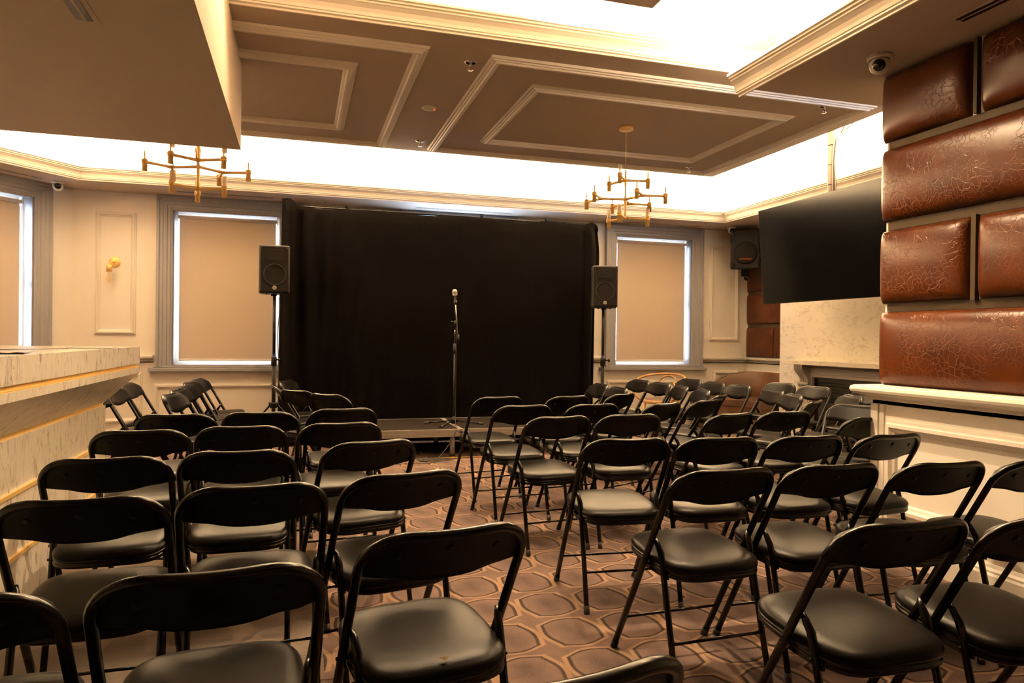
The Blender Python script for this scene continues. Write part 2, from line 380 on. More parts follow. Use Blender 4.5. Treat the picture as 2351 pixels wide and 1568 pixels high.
# perimeter soffit
inner = [(-2.95, 5.0), (-2.95, 7.21), (-2.163, 8.19), (5.42, 8.18), (5.42, 3.78)]
outer = [(XL, 5.0), (XL, 7.32), (-2.37, YW), (XR, YW), (XR, 3.78)]
w = MB()
for i in range(4):
    (ax, ay), (bx, by), (cx, cy), (dx, dy) = inner[i], inner[i+1], outer[i+1], outer[i]
    w.add([(ax,ay,ZS),(bx,by,ZS),(cx,cy,ZS),(dx,dy,ZS),(ax,ay,ZS+.09),(bx,by,ZS+.09),(cx,cy,ZS+.09),(dx,dy,ZS+.09)],
          [(0,3,2,1),(4,5,6,7),(0,1,5,4),(2,3,7,6),(1,2,6,5),(0,4,7,3)])
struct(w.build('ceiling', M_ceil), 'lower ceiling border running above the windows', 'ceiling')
# upstand above the border (the bright face of the cove)
w = MB(); prf = [(0.0, 0), (0.04, 0), (0.04, ZT-ZS-.09), (0.0, ZT-ZS-.09)]
ins = [(-3.12, 5.0), (-3.12, 7.27), (-2.245, 8.36), (5.59, 8.35), (5.59, 3.78)]
w.sweep([(x, y, ZS+.09) for x, y in ins], prf, (0, 0, 1))
struct(w.build('wall_cove', M_wall), 'glowing upright face of the ceiling cove above the windows', 'wall')
# cornice along the border: stepped profile ending in a lip above the LED ledge
CORN = [(0.0, 0.0), (-0.012, 0.0), (-0.012, 0.012), (-0.026, 0.016), (-0.026, 0.026), (-0.032, 0.028), (-0.036, 0.045), (-0.046, 0.066), (-0.062, 0.082), (-0.070, 0.088), (-0.070, 0.097),
        (-0.082, 0.101), (-0.082, 0.111), (-0.094, 0.116), (-0.094, 0.130), (-0.078, 0.130), (-0.05, 0.09), (0.0, 0.06)]
struct(MB().sweep([(x, y, ZS) for x, y in inner], [(a, b_) for a, b_ in CORN], (0, 0, 1)).build('trim_1', M_trim), 'stepped cream cornice edging the lower ceiling border', 'cornice')
# floating raft
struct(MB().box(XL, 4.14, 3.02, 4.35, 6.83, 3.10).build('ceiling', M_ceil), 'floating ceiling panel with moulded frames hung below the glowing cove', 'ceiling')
struct(MB().sweep([(-0.38, 4.14, 3.02), (2.75, 4.14, 3.02)], [(-a*1.15, b_*0.95) for a, b_ in CORN], (0, 0, 1)).build('trim_2', M_trim), 'stepped cornice on the near edge of the floating ceiling panel', 'cornice') if False else None
def cornice_y(x0, x1, y, z, s=1.0, nm='trim_2', lab=''):
    pr = [(y+a*s, z+b_*s) for a, b_ in CORN]
    return struct(MB().prism(pr, lambda u, v, q: (q, u, v), x0, x1).build(nm, M_trim), lab, 'cornice')
def cornice_x(y0, y1, x, z, s=1.0, nm='trim_3', lab=''):
    pr = [(x+a*s, z+b_*s) for a, b_ in CORN]
    return struct(MB().prism(pr, lambda u, v, q: (u, q, v), y0, y1).build(nm, M_trim), lab, 'cornice')
cornice_y(-0.38, 2.98, 4.14, 3.02, 1.0, 'trim_2', 'stepped cornice on the near edge of the floating ceiling panel')
# beam / lower ceiling over the pier
struct(MB().box(2.70, YB, ZS, XR+.2, 3.78, ZS+.09).box(2.86, YB, ZS+.09, 2.90, 3.78, ZT).build('ceiling', M_ceil), 'low ceiling strip beside the brown leather pads', 'ceiling')
cornice_x(YB, 3.93, 2.70, ZS, 1.05, 'trim_3', 'stepped cornice on the low ceiling strip beside the leather pads')
# bulkhead over the bar
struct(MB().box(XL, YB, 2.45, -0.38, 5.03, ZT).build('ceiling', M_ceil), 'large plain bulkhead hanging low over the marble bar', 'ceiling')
# inner raft of the tray, only its corner shows
struct(MB().box(0.2, 0.4, 3.02, 1.825, 3.47, 3.10).build('ceiling', M_ceil), 'small hanging ceiling panel whose corner shows at the top', 'ceiling')
# mouldings on the raft underside
MP = [(0, 0), (0.006, 0.016), (0.02, 0.018), (0.024, 0.026), (0.036, 0.026), (0.042, 0.036), (0.062, 0.036), (0.07, 0.022), (0.082, 0.018), (0.09, 0)]
def frame(cs, nrm, prof=MP, mt=None, name='trim_4', label='', closed=True, sc=1.0):
    return struct(MB().sweep(cs, [(a*sc, b_*sc) for a, b_ in prof], nrm, closed=closed).build(name, mt or M_trim), label, 'moulding')
def rect_xy(x0, y0, x1, y1, z): return [(x0,y0,z), (x0,y1,z), (x1,y1,z), (x1,y0,z)]
DN = (0, 0, -1)
def ceil_frame(x0, y0, x1, y1, nm, lab):
    # travel so that "left" (N x d with N down) points inwards
    frame([(x0,y0,3.02), (x0,y1,3.02), (x1,y1,3.02), (x1,y0,3.02)], DN, name=nm, label=lab)
ceil_frame(1.16, 4.345, 4.20, 6.73, 'trim_4', 'outer rectangular moulding around the chandelier canopy on the ceiling panel')
ceil_frame(1.57, 4.76, 3.78, 6.29, 'trim_5', 'inner rectangular moulding around the chandelier canopy on the ceiling panel')
ceil_frame(-2.6, 4.345, 0.765, 6.73, 'trim_6', 'outer ceiling moulding next to the bulkhead over the bar')
ceil_frame(-2.2, 4.76, 0.36, 6.29, 'trim_7', 'inner ceiling moulding next to the bulkhead over the bar')

# LED tape lying on the cove ledges
def led(x0, y0, x1, y1, z, lab):
    tag(MB().box(x0, y0, z, x1, y1, z+.008).build('led_strip', M_led), lab, 'light strip', 'warm light strips on the ceiling coves')
led(-2.1, 8.235, 5.4, 8.262, ZS+.092, 'warm light strip on the cove ledge above the windows')
led(5.49, 3.9, 5.515, 8.1, ZS+.092, 'warm light strip on the cove ledge above the television')
led(-0.3, 4.18, 2.6, 4.205, 3.102, 'warm light strip on the near edge of the floating ceiling panel')
led(2.765, 0.0, 2.79, 3.7, ZS+.092, 'warm light strip on the cove ledge beside the leather pads')

# ------------------------------------------------------------------ window parts
ARCH = [(0, 0), (0, 0.018), (0.018, 0.022), (0.024, 0.030), (0.05, 0.030), (0.058, 0.040), (0.09, 0.044), (0.10, 0.052), (0.125, 0.054), (0.135, 0.066), (0.162, 0.066), (0.165, 0.0)]
def window(n_, x0, x1, fn, lab, blind=True, blab=None, gl=.055, chain=True):
    """fn(x, y outwards, z) -> world"""
    F = lambda p: fn(p)
    mb = MB()
    # jamb lining
    mb.box(x0, 0.0, Z0, x0+.012, .2, Z1, F).box(x1-.012, 0, Z0, x1, .2, Z1, F).box(x0, 0, Z1-.012, x1, .2, Z1, F).box(x0, 0, Z0, x1, .2, Z0+.012, F)
    wob = struct(mb.build('window_%d' % n_, M_grey), lab, 'window')
    # sash
    s_ = MB()
    ys, ye = .135, .165
    s_.box(x0+.012, ys, Z0+.012, x0+.06, ye, Z1-.012, F).box(x1-.06, ys, Z0+.012, x1-.012, ye, Z1-.012, F)
    s_.box(x0+.06, ys, Z0+.012, x1-.06, ye, Z0+.075, F).box(x0+.06, ys, Z1-.06, x1-.06, ye, Z1-.012, F)
    s_.box(x0+.06, ys, 1.70, x1-.06, ye, 1.745, F)
    s_.build('sash', M_trim, wob)
    MB().box(x0+.06, .148, Z0+.075, x1-.06, .152, 1.70, F).box(x0+.06, .148, 1.745, x1-.06, .152, Z1-.06, F).build('pane', M_glass, wob)
    # architrave as a swept surround open at the sill
    a = fn(Vector((x0, 0, Z0-.01))); b_ = fn(Vector((x0, 0, Z1))); c = fn(Vector((x1, 0, Z1))); d = fn(Vector((x1, 0, Z0-.01)))
    nrm = (fn(Vector((0, -1, 0)))-fn(Vector((0, 0, 0)))).normalized()
    # N x d must point away from the opening
    path = [d, c, b_, a]
    N = nrm; dd = (c-d).normalized(); out = (c-b_).normalized()
    if N.cross(dd).dot(out) < 0: path = [a, b_, c, d]
    mb = MB().sweep(path, ARCH, N)
    mb.build('architrave', M_grey, wob)
    MB().box(x0-.235, -.075, Z0-.062, x1+.235, 0.0, Z0-.02, F).box(x0-.19, -.05, Z0-.02, x1+.19, .12, Z0, F).build('window_sill', M_grey, wob, bevel=.006)
    if blind:
        t = empty('roller_blind', (0, 0, 0))
        bx0, bx1 = x0+gl, x1-gl
        fab = MB(); yb = .085
        fab.box(bx0, yb, Z0+.075, bx1, yb+.0015, Z1-.06, F).build('fabric', M_blind, t)
        c0 = fn(Vector((bx0-.01, yb-.005, Z1-.062))); c1 = fn(Vector((bx1+.01, yb-.005, Z1-.062)))
        MB().tube([c0, c1], .021, 14).build('roller_tube', M_blind, t)
        MB().box(bx0, yb-.008, Z0+.052, bx1, yb+.01, Z0+.078, F).build('bottom_bar', M_trim, t, bevel=.004)
        for xx in (bx0-.018, bx1+.012): MB().box(xx, yb-.03, Z1-.10, xx+.006, yb+.03, Z1-.012, F).build('bracket', M_white, t)
        if chain:
            lp = [fn(Vector((bx1+.022+.006*math.cos(a_), yb-.01+.012*math.sin(a_), (Z1-.07 if math.sin(a_) > 0 else 0)+0))) for a_ in ()]
            zc = 1.62
            p1 = [fn(Vector((bx1+.02, yb-.022, Z1-.07-(Z1-.07-zc)*k/8))) for k in range(9)]
            p2 = [fn(Vector((bx1+.02, yb+.012, zc+(Z1-.07-zc)*k/8))) for k in range(9)]
            MB().tube(p1+[fn(Vector((bx1+.02, yb-.005, zc-.02)))]+p2, .002, 6).build('pull_chain', M_white, t)
        tag(t, blab, 'blind', 'beige roller blinds')
    return wob
bw = lambda p: Vector((p[0], YW+p[1], p[2]))
window(2, *WIN[0], bw, 'grey framed sash window between the sconce and the black curtain', True, 'beige roller blind in the window left of the black curtain')
window(3, *WIN[1], bw, 'grey framed sash window hidden behind the black curtain', False)
window(4, *WIN[2], bw, 'grey framed sash window right of the black curtain', True, 'beige roller blind in the window right of the black curtain')
# the angled wall window: chain side is the corner side, so x runs away from the corner
window(1, WT0, WT1, spl, 'grey framed sash window in the angled corner wall above the bar', True, 'beige roller blind in the corner window above the bar end', .085)

# chair rails (rounded cap + cove under), grey-cream
RAIL = [(0, 0), (0, 0.012), (0.012, 0.03), (0.02, 0.034), (0.02, 0.042), (0.048, 0.044), (0.062, 0.052), (0.066, 0.066), (0.062, 0.080), (0.048, 0.088), (0, 0.088)]
def rail(p0, p1, z, nm, lab, mt=None, prof=RAIL):
    p0 = Vector(p0); p1 = Vector(p1); d = (p1-p0).normalized(); nr = Vector((-d.y, d.x, 0))   # room side is to the left of travel
    mb = MB(); N = len(prof)
    vs = [p0+nr*a+Vector((0,0,z+b_)) for a, b_ in prof]+[p1+nr*a+Vector((0,0,z+b_)) for a, b_ in prof]
    mb.add(vs, [tuple(range(N-1,-1,-1)), tuple(range(N, 2*N))]+[(i, (i+1) % N, (i+1) % N+N, i+N) for i in range(N)])
    return struct(mb.build(nm, mt or M_trim), lab, 'chair rail')
M_rail = simple('rail_paint', (0.60, 0.56, 0.50), 0.4)
rail((-1.56, YW, 0), (-2.37, YW, 0), .895, 'trim_8', 'chair rail between the two left windows', M_rail)
rail((3.93, YW, 0), (-0.02, YW, 0), .895, 'trim_9', 'chair rail behind the black curtain', M_rail)
rail((XR, YW, 0), (5.43, YW, 0), .895, 'trim_10', 'chair rail on the back wall beside the right window', M_rail)
rail((XR, 7.5, 0), (XR, YW, 0), .895, 'trim_11', 'chair rail under the alcove leather pads', M_rail)
q = spl((0.24, 0, 0)); rail((Cn.x, Cn.y, 0), (q.x, q.y, 0), .895, 'trim_12', 'chair rail on the angled corner wall', M_rail)
# pier rail, with its rounded end poking past the corner
PR = [(0, 0), (0, 0.02), (0.02, 0.024), (0.026, 0.042), (0.048, 0.048), (0.074, 0.056), (0.086, 0.068), (0.09, 0.082), (0.086, 0.098), (0.072, 0.106), (0, 0.108)]
mb = MB()
mb.sweep([(3.23, YB, 0.862), (3.23, 3.35, 0.862), (4.2, 3.35, 0.862)], PR, (0, 0, 1))
mb.box(3.23, YB, .955, 3.32, 3.35, .97)
struct(mb.build('trim_13', M_trim), 'rounded cream rail under the brown leather wall pads', 'chair rail')

# wall panel mouldings; rectangles given in wall coordinates
WM = [(0, 0), (0.004, 0.014), (0.014, 0.016), (0.02, 0.026), (0.034, 0.026), (0.042, 0.014), (0.052, 0.010), (0.058, 0)]
def wall_frame(fn, x0, z0, x1, z1, nm, lab, mt=None, sc=1.0):
    N = (fn(Vector((0,-1,0)))-fn(Vector((0,0,0)))).normalized()
    cs = [fn(Vector(p)) for p in ((x0,0,z0), (x0,0,z1), (x1,0,z1), (x1,0,z0))]
    d = (cs[1]-cs[0]).normalized(); inw = (cs[2]-cs[1]).normalized()
    if N.cross(d).dot(inw) < 0: cs = cs[::-1]; 
    return frame(cs, N, WM, mt, nm, lab, True, sc)
wall_frame(bw, -2.15, 1.205, -1.74, 2.565, 'trim_14', 'tall rectangular wall moulding around the brass sconce')
wall_frame(bw, 5.555, 1.205, 6.03, 2.555, 'trim_15', 'tall rectangular wall moulding beside the right window')
wall_frame(bw, -1.555, 0.22, -0.05, 0.66, 'trim_16', 'low wall moulding under the window left of the curtain')
wall_frame(bw, -2.2, 0.22, -1.67, 0.79, 'trim_17', 'low wall moulding below the sconce')
wall_frame(bw, 3.98, 0.22, 5.47, 0.665, 'trim_18', 'low wall moulding under the window right of the curtain')
wall_frame(bw, 5.62, 0.22, 6.03, 0.79, 'trim_19', 'low wall moulding in the alcove corner')
wall_frame(bw, 0.3, 0.22, 3.6, 0.79, 'trim_20', 'low wall moulding behind the curtain')
rw = lambda p: Vector((XR+p[1], p[0], p[2]))
wall_frame(rw, 7.7, 0.22, 8.6, 0.79, 'trim_21', 'low wall moulding behind the curved booth')
pw = lambda p: Vector((3.23+p[1], p[0], p[2]))
wall_frame(pw, 0.9, 0.24, 3.245, 0.785, 'trim_22', 'large rectangular moulding on the pier wainscot', None, 1.35)
mb = MB().box(3.215, 3.30, .14, 3.23, 3.35, .86).box(3.219, 3.26, .14, 3.23, 3.29, .86)
struct(mb.build('trim_23', M_trim), 'narrow upright strips at the pier corner', 'moulding')
BB = [(0, 0), (0.03, 0), (0.03, 0.10), (0.024, 0.112), (0.024, 0.122), (0.014, 0.134), (0.008, 0.15), (0, 0.15)]
def base(pts, nm, lab):
    struct(MB().sweep([(x, y, 0) for x, y in pts], BB, (0, 0, 1)).build(nm, M_trim), lab, 'baseboard')
base([(3.23, YB), (3.23, 3.35), (5.0, 3.35)], 'baseboard_right', 'cream stepped baseboard along the pier')
base([(XR, 7.55), (XR, YW), (-2.37, YW), (XL, 7.32), (XL, 5.2)], 'baseboard_back', 'cream stepped baseboard along the back wall')

# ------------------------------------------------------------------ leather wall pads
def pad(x, y0, y1, z0, z1, th, lab, grp, puff=1.0):
    nu, nv = 30, 18
    mb = MB(); vs = []; ly, lz = y1-y0, z1-z0
    for j in range(nv+1):
        for i in range(nu+1):
            u = i/nu; v = j/nv
            # finer steps near the rims
            uu = 0.5-0.5*math.cos(PI*u); vv = 0.5-0.5*math.cos(PI*v)
            a = min(uu, 1-uu)*ly; b_ = min(vv, 1-vv)*lz
            e1 = 1-math.exp(-a/.022); e2 = 1-math.exp(-b_/.022)
            f1 = 1-math.exp(-a/.10); f2 = 1-math.exp(-b_/.10)
            h = th*(0.62*min(1, math.sqrt(max(0, e1*e2))) + 0.38*puff*f1*f2)
            vs.append((x-h, y0+ly*uu, z0+lz*vv))
    fs = [(j*(nu+1)+i, j*(nu+1)+i+1, (j+1)*(nu+1)+i+1, (j+1)*(nu+1)+i) for j in range(nv) for i in range(nu)]
    mb.add(vs, fs, True)
    mb.box(x-.008, y0+.004, z0+.004, x-.0005, y1-.004, z1-.004)
    return tag(mb.build('leather_wall_pad', M_leather), lab, 'wall pad', grp)
G1 = 'brown leather pads on the pier wall'
PX = 3.31
pad(PX, 2.80, 3.365, 2.39, 2.775, .085, 'short brown leather pad under the dome camera in the top row', G1)
pad(PX, 1.40, 2.735, 2.39, 2.775, .085, 'dark brown leather pad beside the ceiling vent in the top row', G1)
pad(PX, 1.40, 3.365, 1.925, 2.345, .085, 'long brown leather pad in the second row from the ceiling', G1)
pad(PX, 2.79, 3.365, 1.445, 1.87, .085, 'short brown leather pad touching the television edge in the third row', G1)
pad(PX, 1.40, 2.74, 1.445, 1.87, .085, 'brown leather pad right of the brass strip in the third row', G1)
pad(PX, 1.40, 3.365, 0.972, 1.395, .085, 'long brown leather pad resting on the cream rail', G1)
for (y0, y1, z0, z1, lab) in ((2.755, 2.775, 2.39, 2.775, 'slim brass strip between the two top row leather pads'), (2.75, 2.777, 1.44, 1.875, 'slim brass strip between the two third row leather pads')):
    tag(MB().box(PX-.03, y0, z0, PX-.0005, y1, z1).build('brass_strip', M_dbrass), lab, 'brass strip', 'brass strips between the pier pads')
for k, (z0, z1) in enumerate(((2.345, 2.39), (1.87, 1.925), (1.395, 1.445))):
    tag(MB().box(PX-.006, 1.40, z0+.002, PX-.0005, 3.33, z1-.002).build('brass_strip', M_dbrass), 'brass backing strip in the %s gap between leather pad rows' % ('upper', 'middle', 'lower')[k], 'brass strip', 'brass strips between the pier pads')
tag(MB().box(XR-.012, 7.56, .985, XR-.0005, 8.70, 2.77).build('backing_board', M_dbrass), 'dull brass backing board behind the alcove leather pads', 'backing board')
G2 = 'brown leather pads on the alcove wall'
pad(XR-.012, 7.56, 8.72, 2.35, 2.76, .05, 'dark leather pad at the ceiling behind the wall loudspeaker', G2, .4)
pad(XR-.012, 7.56, 8.72, 1.909, 2.31, .05, 'leather pad in the alcove just under the wall loudspeaker', G2, .4)
pad(XR-.012, 7.56, 8.72, 1.45, 1.865, .05, 'wide leather pad in the alcove behind the television corner', G2, .4)
pad(XR-.012, 8.127, 8.72, 0.985, 1.40, .05, 'left leather pad of the lowest alcove row', G2, .4)
pad(XR-.012, 7.56, 8.082, 0.985, 1.40, .05, 'narrow leather pad of the lowest alcove row touching the marble', G2, .4)

# ------------------------------------------------------------------ bar
bar = empty('bar_counter', (-1.17, 2.0, 0))
tag(bar, 'white marble bar counter with brass inlays at the left', 'bar counter')
def bprism(name, poly, y0, y1, mt, bev=0):
    pr = [(x+1.17, z) for x, z in poly]
    return MB().prism(pr, lambda u, v, q: (u, q-2.0, v), y0, y1).build(name, mt, bar, bevel=bev)
BY = 5.03; BN = -1.3
bprism('counter_top', [(-.976, 1.137), (-.976, 1.029), (-1.95, 1.029), (-1.95, 1.137)], BN, BY, M_marble, .002)
bprism('brass_inlay', [(-.990, 1.029), (-.990, 1.013), (-.978, 1.011), (-.978, 1.006), (-1.9, 1.006), (-1.9, 1.029)], BN, BY-.03, M_brass)
bprism('canted_apron', [(-.976, 1.006), (-.976, .97), (-1.17, .788), (-1.6, .788), (-1.6, 1.006)], BN, BY, M_marble)
bprism('brass_inlay', [(-1.172, .788), (-1.172, .783), (-1.178, .781), (-1.178, .764), (-1.6, .764), (-1.6, .788)], BN, BY-.02, M_brass)
bprism('front_panel', [(-1.17, .764), (-1.17, .536), (-1.6, .536), (-1.6, .764)], BN, BY, M_marble)
bprism('brass_inlay', [(-1.158, .536), (-1.158, .518), (-1.6, .518), (-1.6, .536)], BN, BY, M_brass)
bprism('front_panel', [(-1.17, .518), (-1.17, .258), (-1.6, .258), (-1.6, .518)], BN, BY, M_marble)
bprism('brass_inlay', [(-1.158, .258), (-1.158, .240), (-1.6, .240), (-1.6, .258)], BN, BY, M_brass)
bprism('front_panel', [(-1.17, .240), (-1.17, .003), (-1.6, .003), (-1.6, .240)], BN, BY, M_marble)
def menu(x, y, rz, w_, h_, lab, curl=0.0, z=1.1375, dark=True):
    nu = 8; vs = []
    for i in range(nu+1):
        for j in range(2):
            u = (i/nu-.5)*w_; v = (j-.5)*h_
            vs.append((u, v, 0.0006+curl*abs(math.sin(i*1.1))))
    vs2 = [(a, b_, c+.0015) for a, b_, c in vs]; N = len(vs)
    fs = [(2*i, 2*i+1, 2*i+3, 2*i+2) for i in range(nu)]
    mb = MB(); mb.add(vs, fs); mb.add(vs2, fs)
    rim = [2*i for i in range(nu+1)]+[2*i+1 for i in range(nu, -1, -1)]
    mb.add(vs+vs2, [(rim[k], rim[(k+1) % len(rim)], rim[(k+1) % len(rim)]+N, rim[k]+N) for k in range(len(rim))])
    o = mb.build('menu', M_menu if dark else M_white); o.location = (x, y, z); o.rotation_euler = (0, 0, rz)
    return tag(o, lab, 'menu', 'menus on the bar')
menu(-1.10, 4.45, .12, .21, .30, 'brown printed menu nearest the far end of the bar')
menu(-1.36, 4.05, -.3, .30, .42, 'dark menu lying behind another on the marble bar')
menu(-1.12, 3.20, .2, .21, .30, 'brown menu with a curled edge at the front of the bar', .006)
menu(-1.42, 3.35, -.1, .21, .30, 'thin dark menu towards the left picture edge on the bar')

# ------------------------------------------------------------------ folding chairs
TH = math.atan2(.455, .79)                  # lean of the long tube
LEN = math.hypot(.455, .79)
dirT = Vector((0, -math.sin(TH), math.cos(TH))); nF = Vector((0, math.cos(TH), math.sin(TH)))   # along tube, forward normal
def TP(x, s_, off=0.0): return Vector((x, .22, 0.0))+dirT*s_+nF*off
def bow(x): return -0.026*(1-min(1, (x/.205)**2))
def make_chair():
    root = empty('folding_chair', (0, 0, 0))
    r = .0122; hw = .207
    # one long bent tube: left foot, round the top of the back, down to the right foot
    pts = []; R_ = .112; top = LEN-r
    for s_ in (0.0, .25, .48, .62, .72): pts.append(TP(-hw, s_))
    cz = top-R_
    for k in range(9):
        a = PI*.5*k/8; pts.append(TP(-hw+R_*(1-math.cos(a)), cz+R_*math.sin(a), bow(-hw+R_*(1-math.cos(a)))))
    for x in (-.06, -.03, 0, .03, .06): pts.append(TP(x, top, bow(x)))
    for k in range(8, -1, -1):
        a = PI*.5*k/8; pts.append(TP(hw-R_*(1-math.cos(a)), cz+R_*math.sin(a), bow(hw-R_*(1-math.cos(a)))))
    for s_ in (.72, .62, .48, .25, 0.0): pts.append(TP(hw, s_))
    fr = MB().tube(pts, r, 10).build('frame', M_black, root)
    for sg in (-1, 1):
        c = MB().tube([TP(sg*hw, -.002), TP(sg*hw, .035)], r+.0022, 10); c.build('foot_cap', M_rub, fr)
    # back legs with the bent strut up to the pivot
    xl = .186
    for sg in (-1, 1):
        p = [(sg*(xl+.007), -.068, .508), (sg*(xl+.004), -.080, .492), (sg*xl, -.099, .462), (sg*xl, -.112, .42), (sg*xl, -.124, .37), (sg*xl, -.17, .19), (sg*(xl+.002), -.22, .003)]
        rr = [.006, .010, .012, .0115, .011, .011, .011]
        lg = MB().tube(p, .011, 10, rs=rr).build('leg', M_black, root)
        MB().tube([(sg*(xl+.002), -.22, -.001), (sg*(xl+.002), -.211, .034)], .0132, 10).build('foot_cap', M_rub, lg)
    MB().tube([(-xl, -.178, .17), (xl, -.178, .17)], .0055, 8).build('stretcher', M_black, root)
    a, b_ = TP(-hw, .175), TP(hw, .175)
    MB().tube([a, b_], .0055, 8).build('stretcher', M_black, root)
    # seat: pan with rolled lip, cushion on top
    def ring(sc, z, dy=0.0, sink=0.0):
        out = []
        for k in range(48):
            t = 2*PI*k/48; c, s_ = math.cos(t), math.sin(t); e_ = 2/4.2
            x = math.copysign(abs(c)**e_, c); y = math.copysign(abs(s_)**e_, s_)
            wd = .190+.006*y if y < 0 else .190-.002*y*y
            out.append((x*wd*sc, y*.199*sc-.010+dy, z-sink*(x*x)*0))
        return out
    def rings(mb, L_, sm=True):
        vs = []; 
        for q in L_: vs += q
        fs = [(i*48+k, i*48+(k+1) % 48, (i+1)*48+(k+1) % 48, (i+1)*48+k) for i in range(len(L_)-1) for k in range(48)]
        mb.add(vs, fs, sm)
        mb.add(L_[-1], [tuple(range(48))]); mb.add(L_[0], [tuple(range(47, -1, -1))])
    tl = lambda rg: [(x, y, z-.0185+.0125*y/.2) for x, y, z in rg]       # front edge a touch higher
    s1 = MB(); s1.cur = 0
    rings(s1, [tl(ring(*a_)) for a_ in ((1.0, .442), (1.016, .445), (1.020, .451), (1.008, .459), (.975, .4665), (.91, .4725), (.78, .477), (.5, .480), (.2, .481))])
    seat = s1.build('seat', M_vinyl, root)
    s2 = MB(); rings(s2, [tl(ring(*a_)) for a_ in ((.93, .414), (.985, .414), (1.012, .419), (1.012, .428), (1.0, .4305), (.995, .433), (1.012, .436), (1.012, .4425), (.99, .4435))]); s2.build('seat_pan', M_black, seat)
    # pivot brackets under the seat + bolts
    for sg in (-1, 1):
        br = MB().box(sg*.180-.004, -.14, .38, sg*.180+.004, .02, .405)
        br.tube([(sg*.172, -.112, .398), (sg*.203, -.112, .398)], .005, 8).tube([(sg*.178, TP(0, .49).y, TP(0, .49).z), (sg*.222, TP(0, .49).y, TP(0, .49).z)], .005, 8)
        br.build('hinge', M_black, root)
    # backrest: padded face forward, bare sheet with rivets behind
    nx, ns = 30, 10; front = []; back = []
    for j in range(ns+1):
        for i in range(nx+1):
            u = -1+2*i/nx; x = u*.211
            top_s = LEN-.012
            ax = abs(x); r2 = .105
            if ax > .211-r2: top_s -= r2-math.sqrt(max(0, r2*r2-(ax-(.211-r2))**2))
            c = max(0, 1-(ax/.135)**2)
            bot = .767-.014*(c*c*(3-2*c))
            s_ = bot+(top_s-bot)*j/ns
            v = j/ns; e1 = min(1, (1-abs(u))/.12); e2 = min(1, min(v, 1-v)/.14)
            pf = math.sqrt(max(0, 1-(1-e1)**2))*math.sqrt(max(0, 1-(1-e2)**2))
            front.append(TP(x, s_, bow(x)+.008+.012*pf)); back.append(TP(x, s_, bow(x)+.0035))
    idx = lambda i, j: j*(nx+1)+i
    fs = [(idx(i,j), idx(i+1,j), idx(i+1,j+1), idx(i,j+1)) for j in range(ns) for i in range(nx)]
    rim = [idx(i, 0) for i in range(nx+1)]+[idx(nx, j) for j in range(1, ns+1)]+[idx(i, ns) for i in range(nx-1, -1, -1)]+[idx(0, j) for j in range(ns-1, 0, -1)]
    mb = MB(); mb.add(front, fs, True); N = len(front)
    mb.add(front+back, [(rim[k], rim[(k+1) % len(rim)], rim[(k+1) % len(rim)]+N, rim[k]+N) for k in range(len(rim))], True)
    mb.cur = 1; mb.add(back, fs, True)
    for x, s_ in ((-.125, .835), (0, .852), (.125, .835)):
        c = TP(x, s_, bow(x)+.0035); mb.lathe([(.0105, 0.0), (.0105, .0015), (.007, .0035), (0.0001, .004)], c, -nF, 12)
    mb.build('backrest', [M_vinyl, M_sheet], root)
    return root
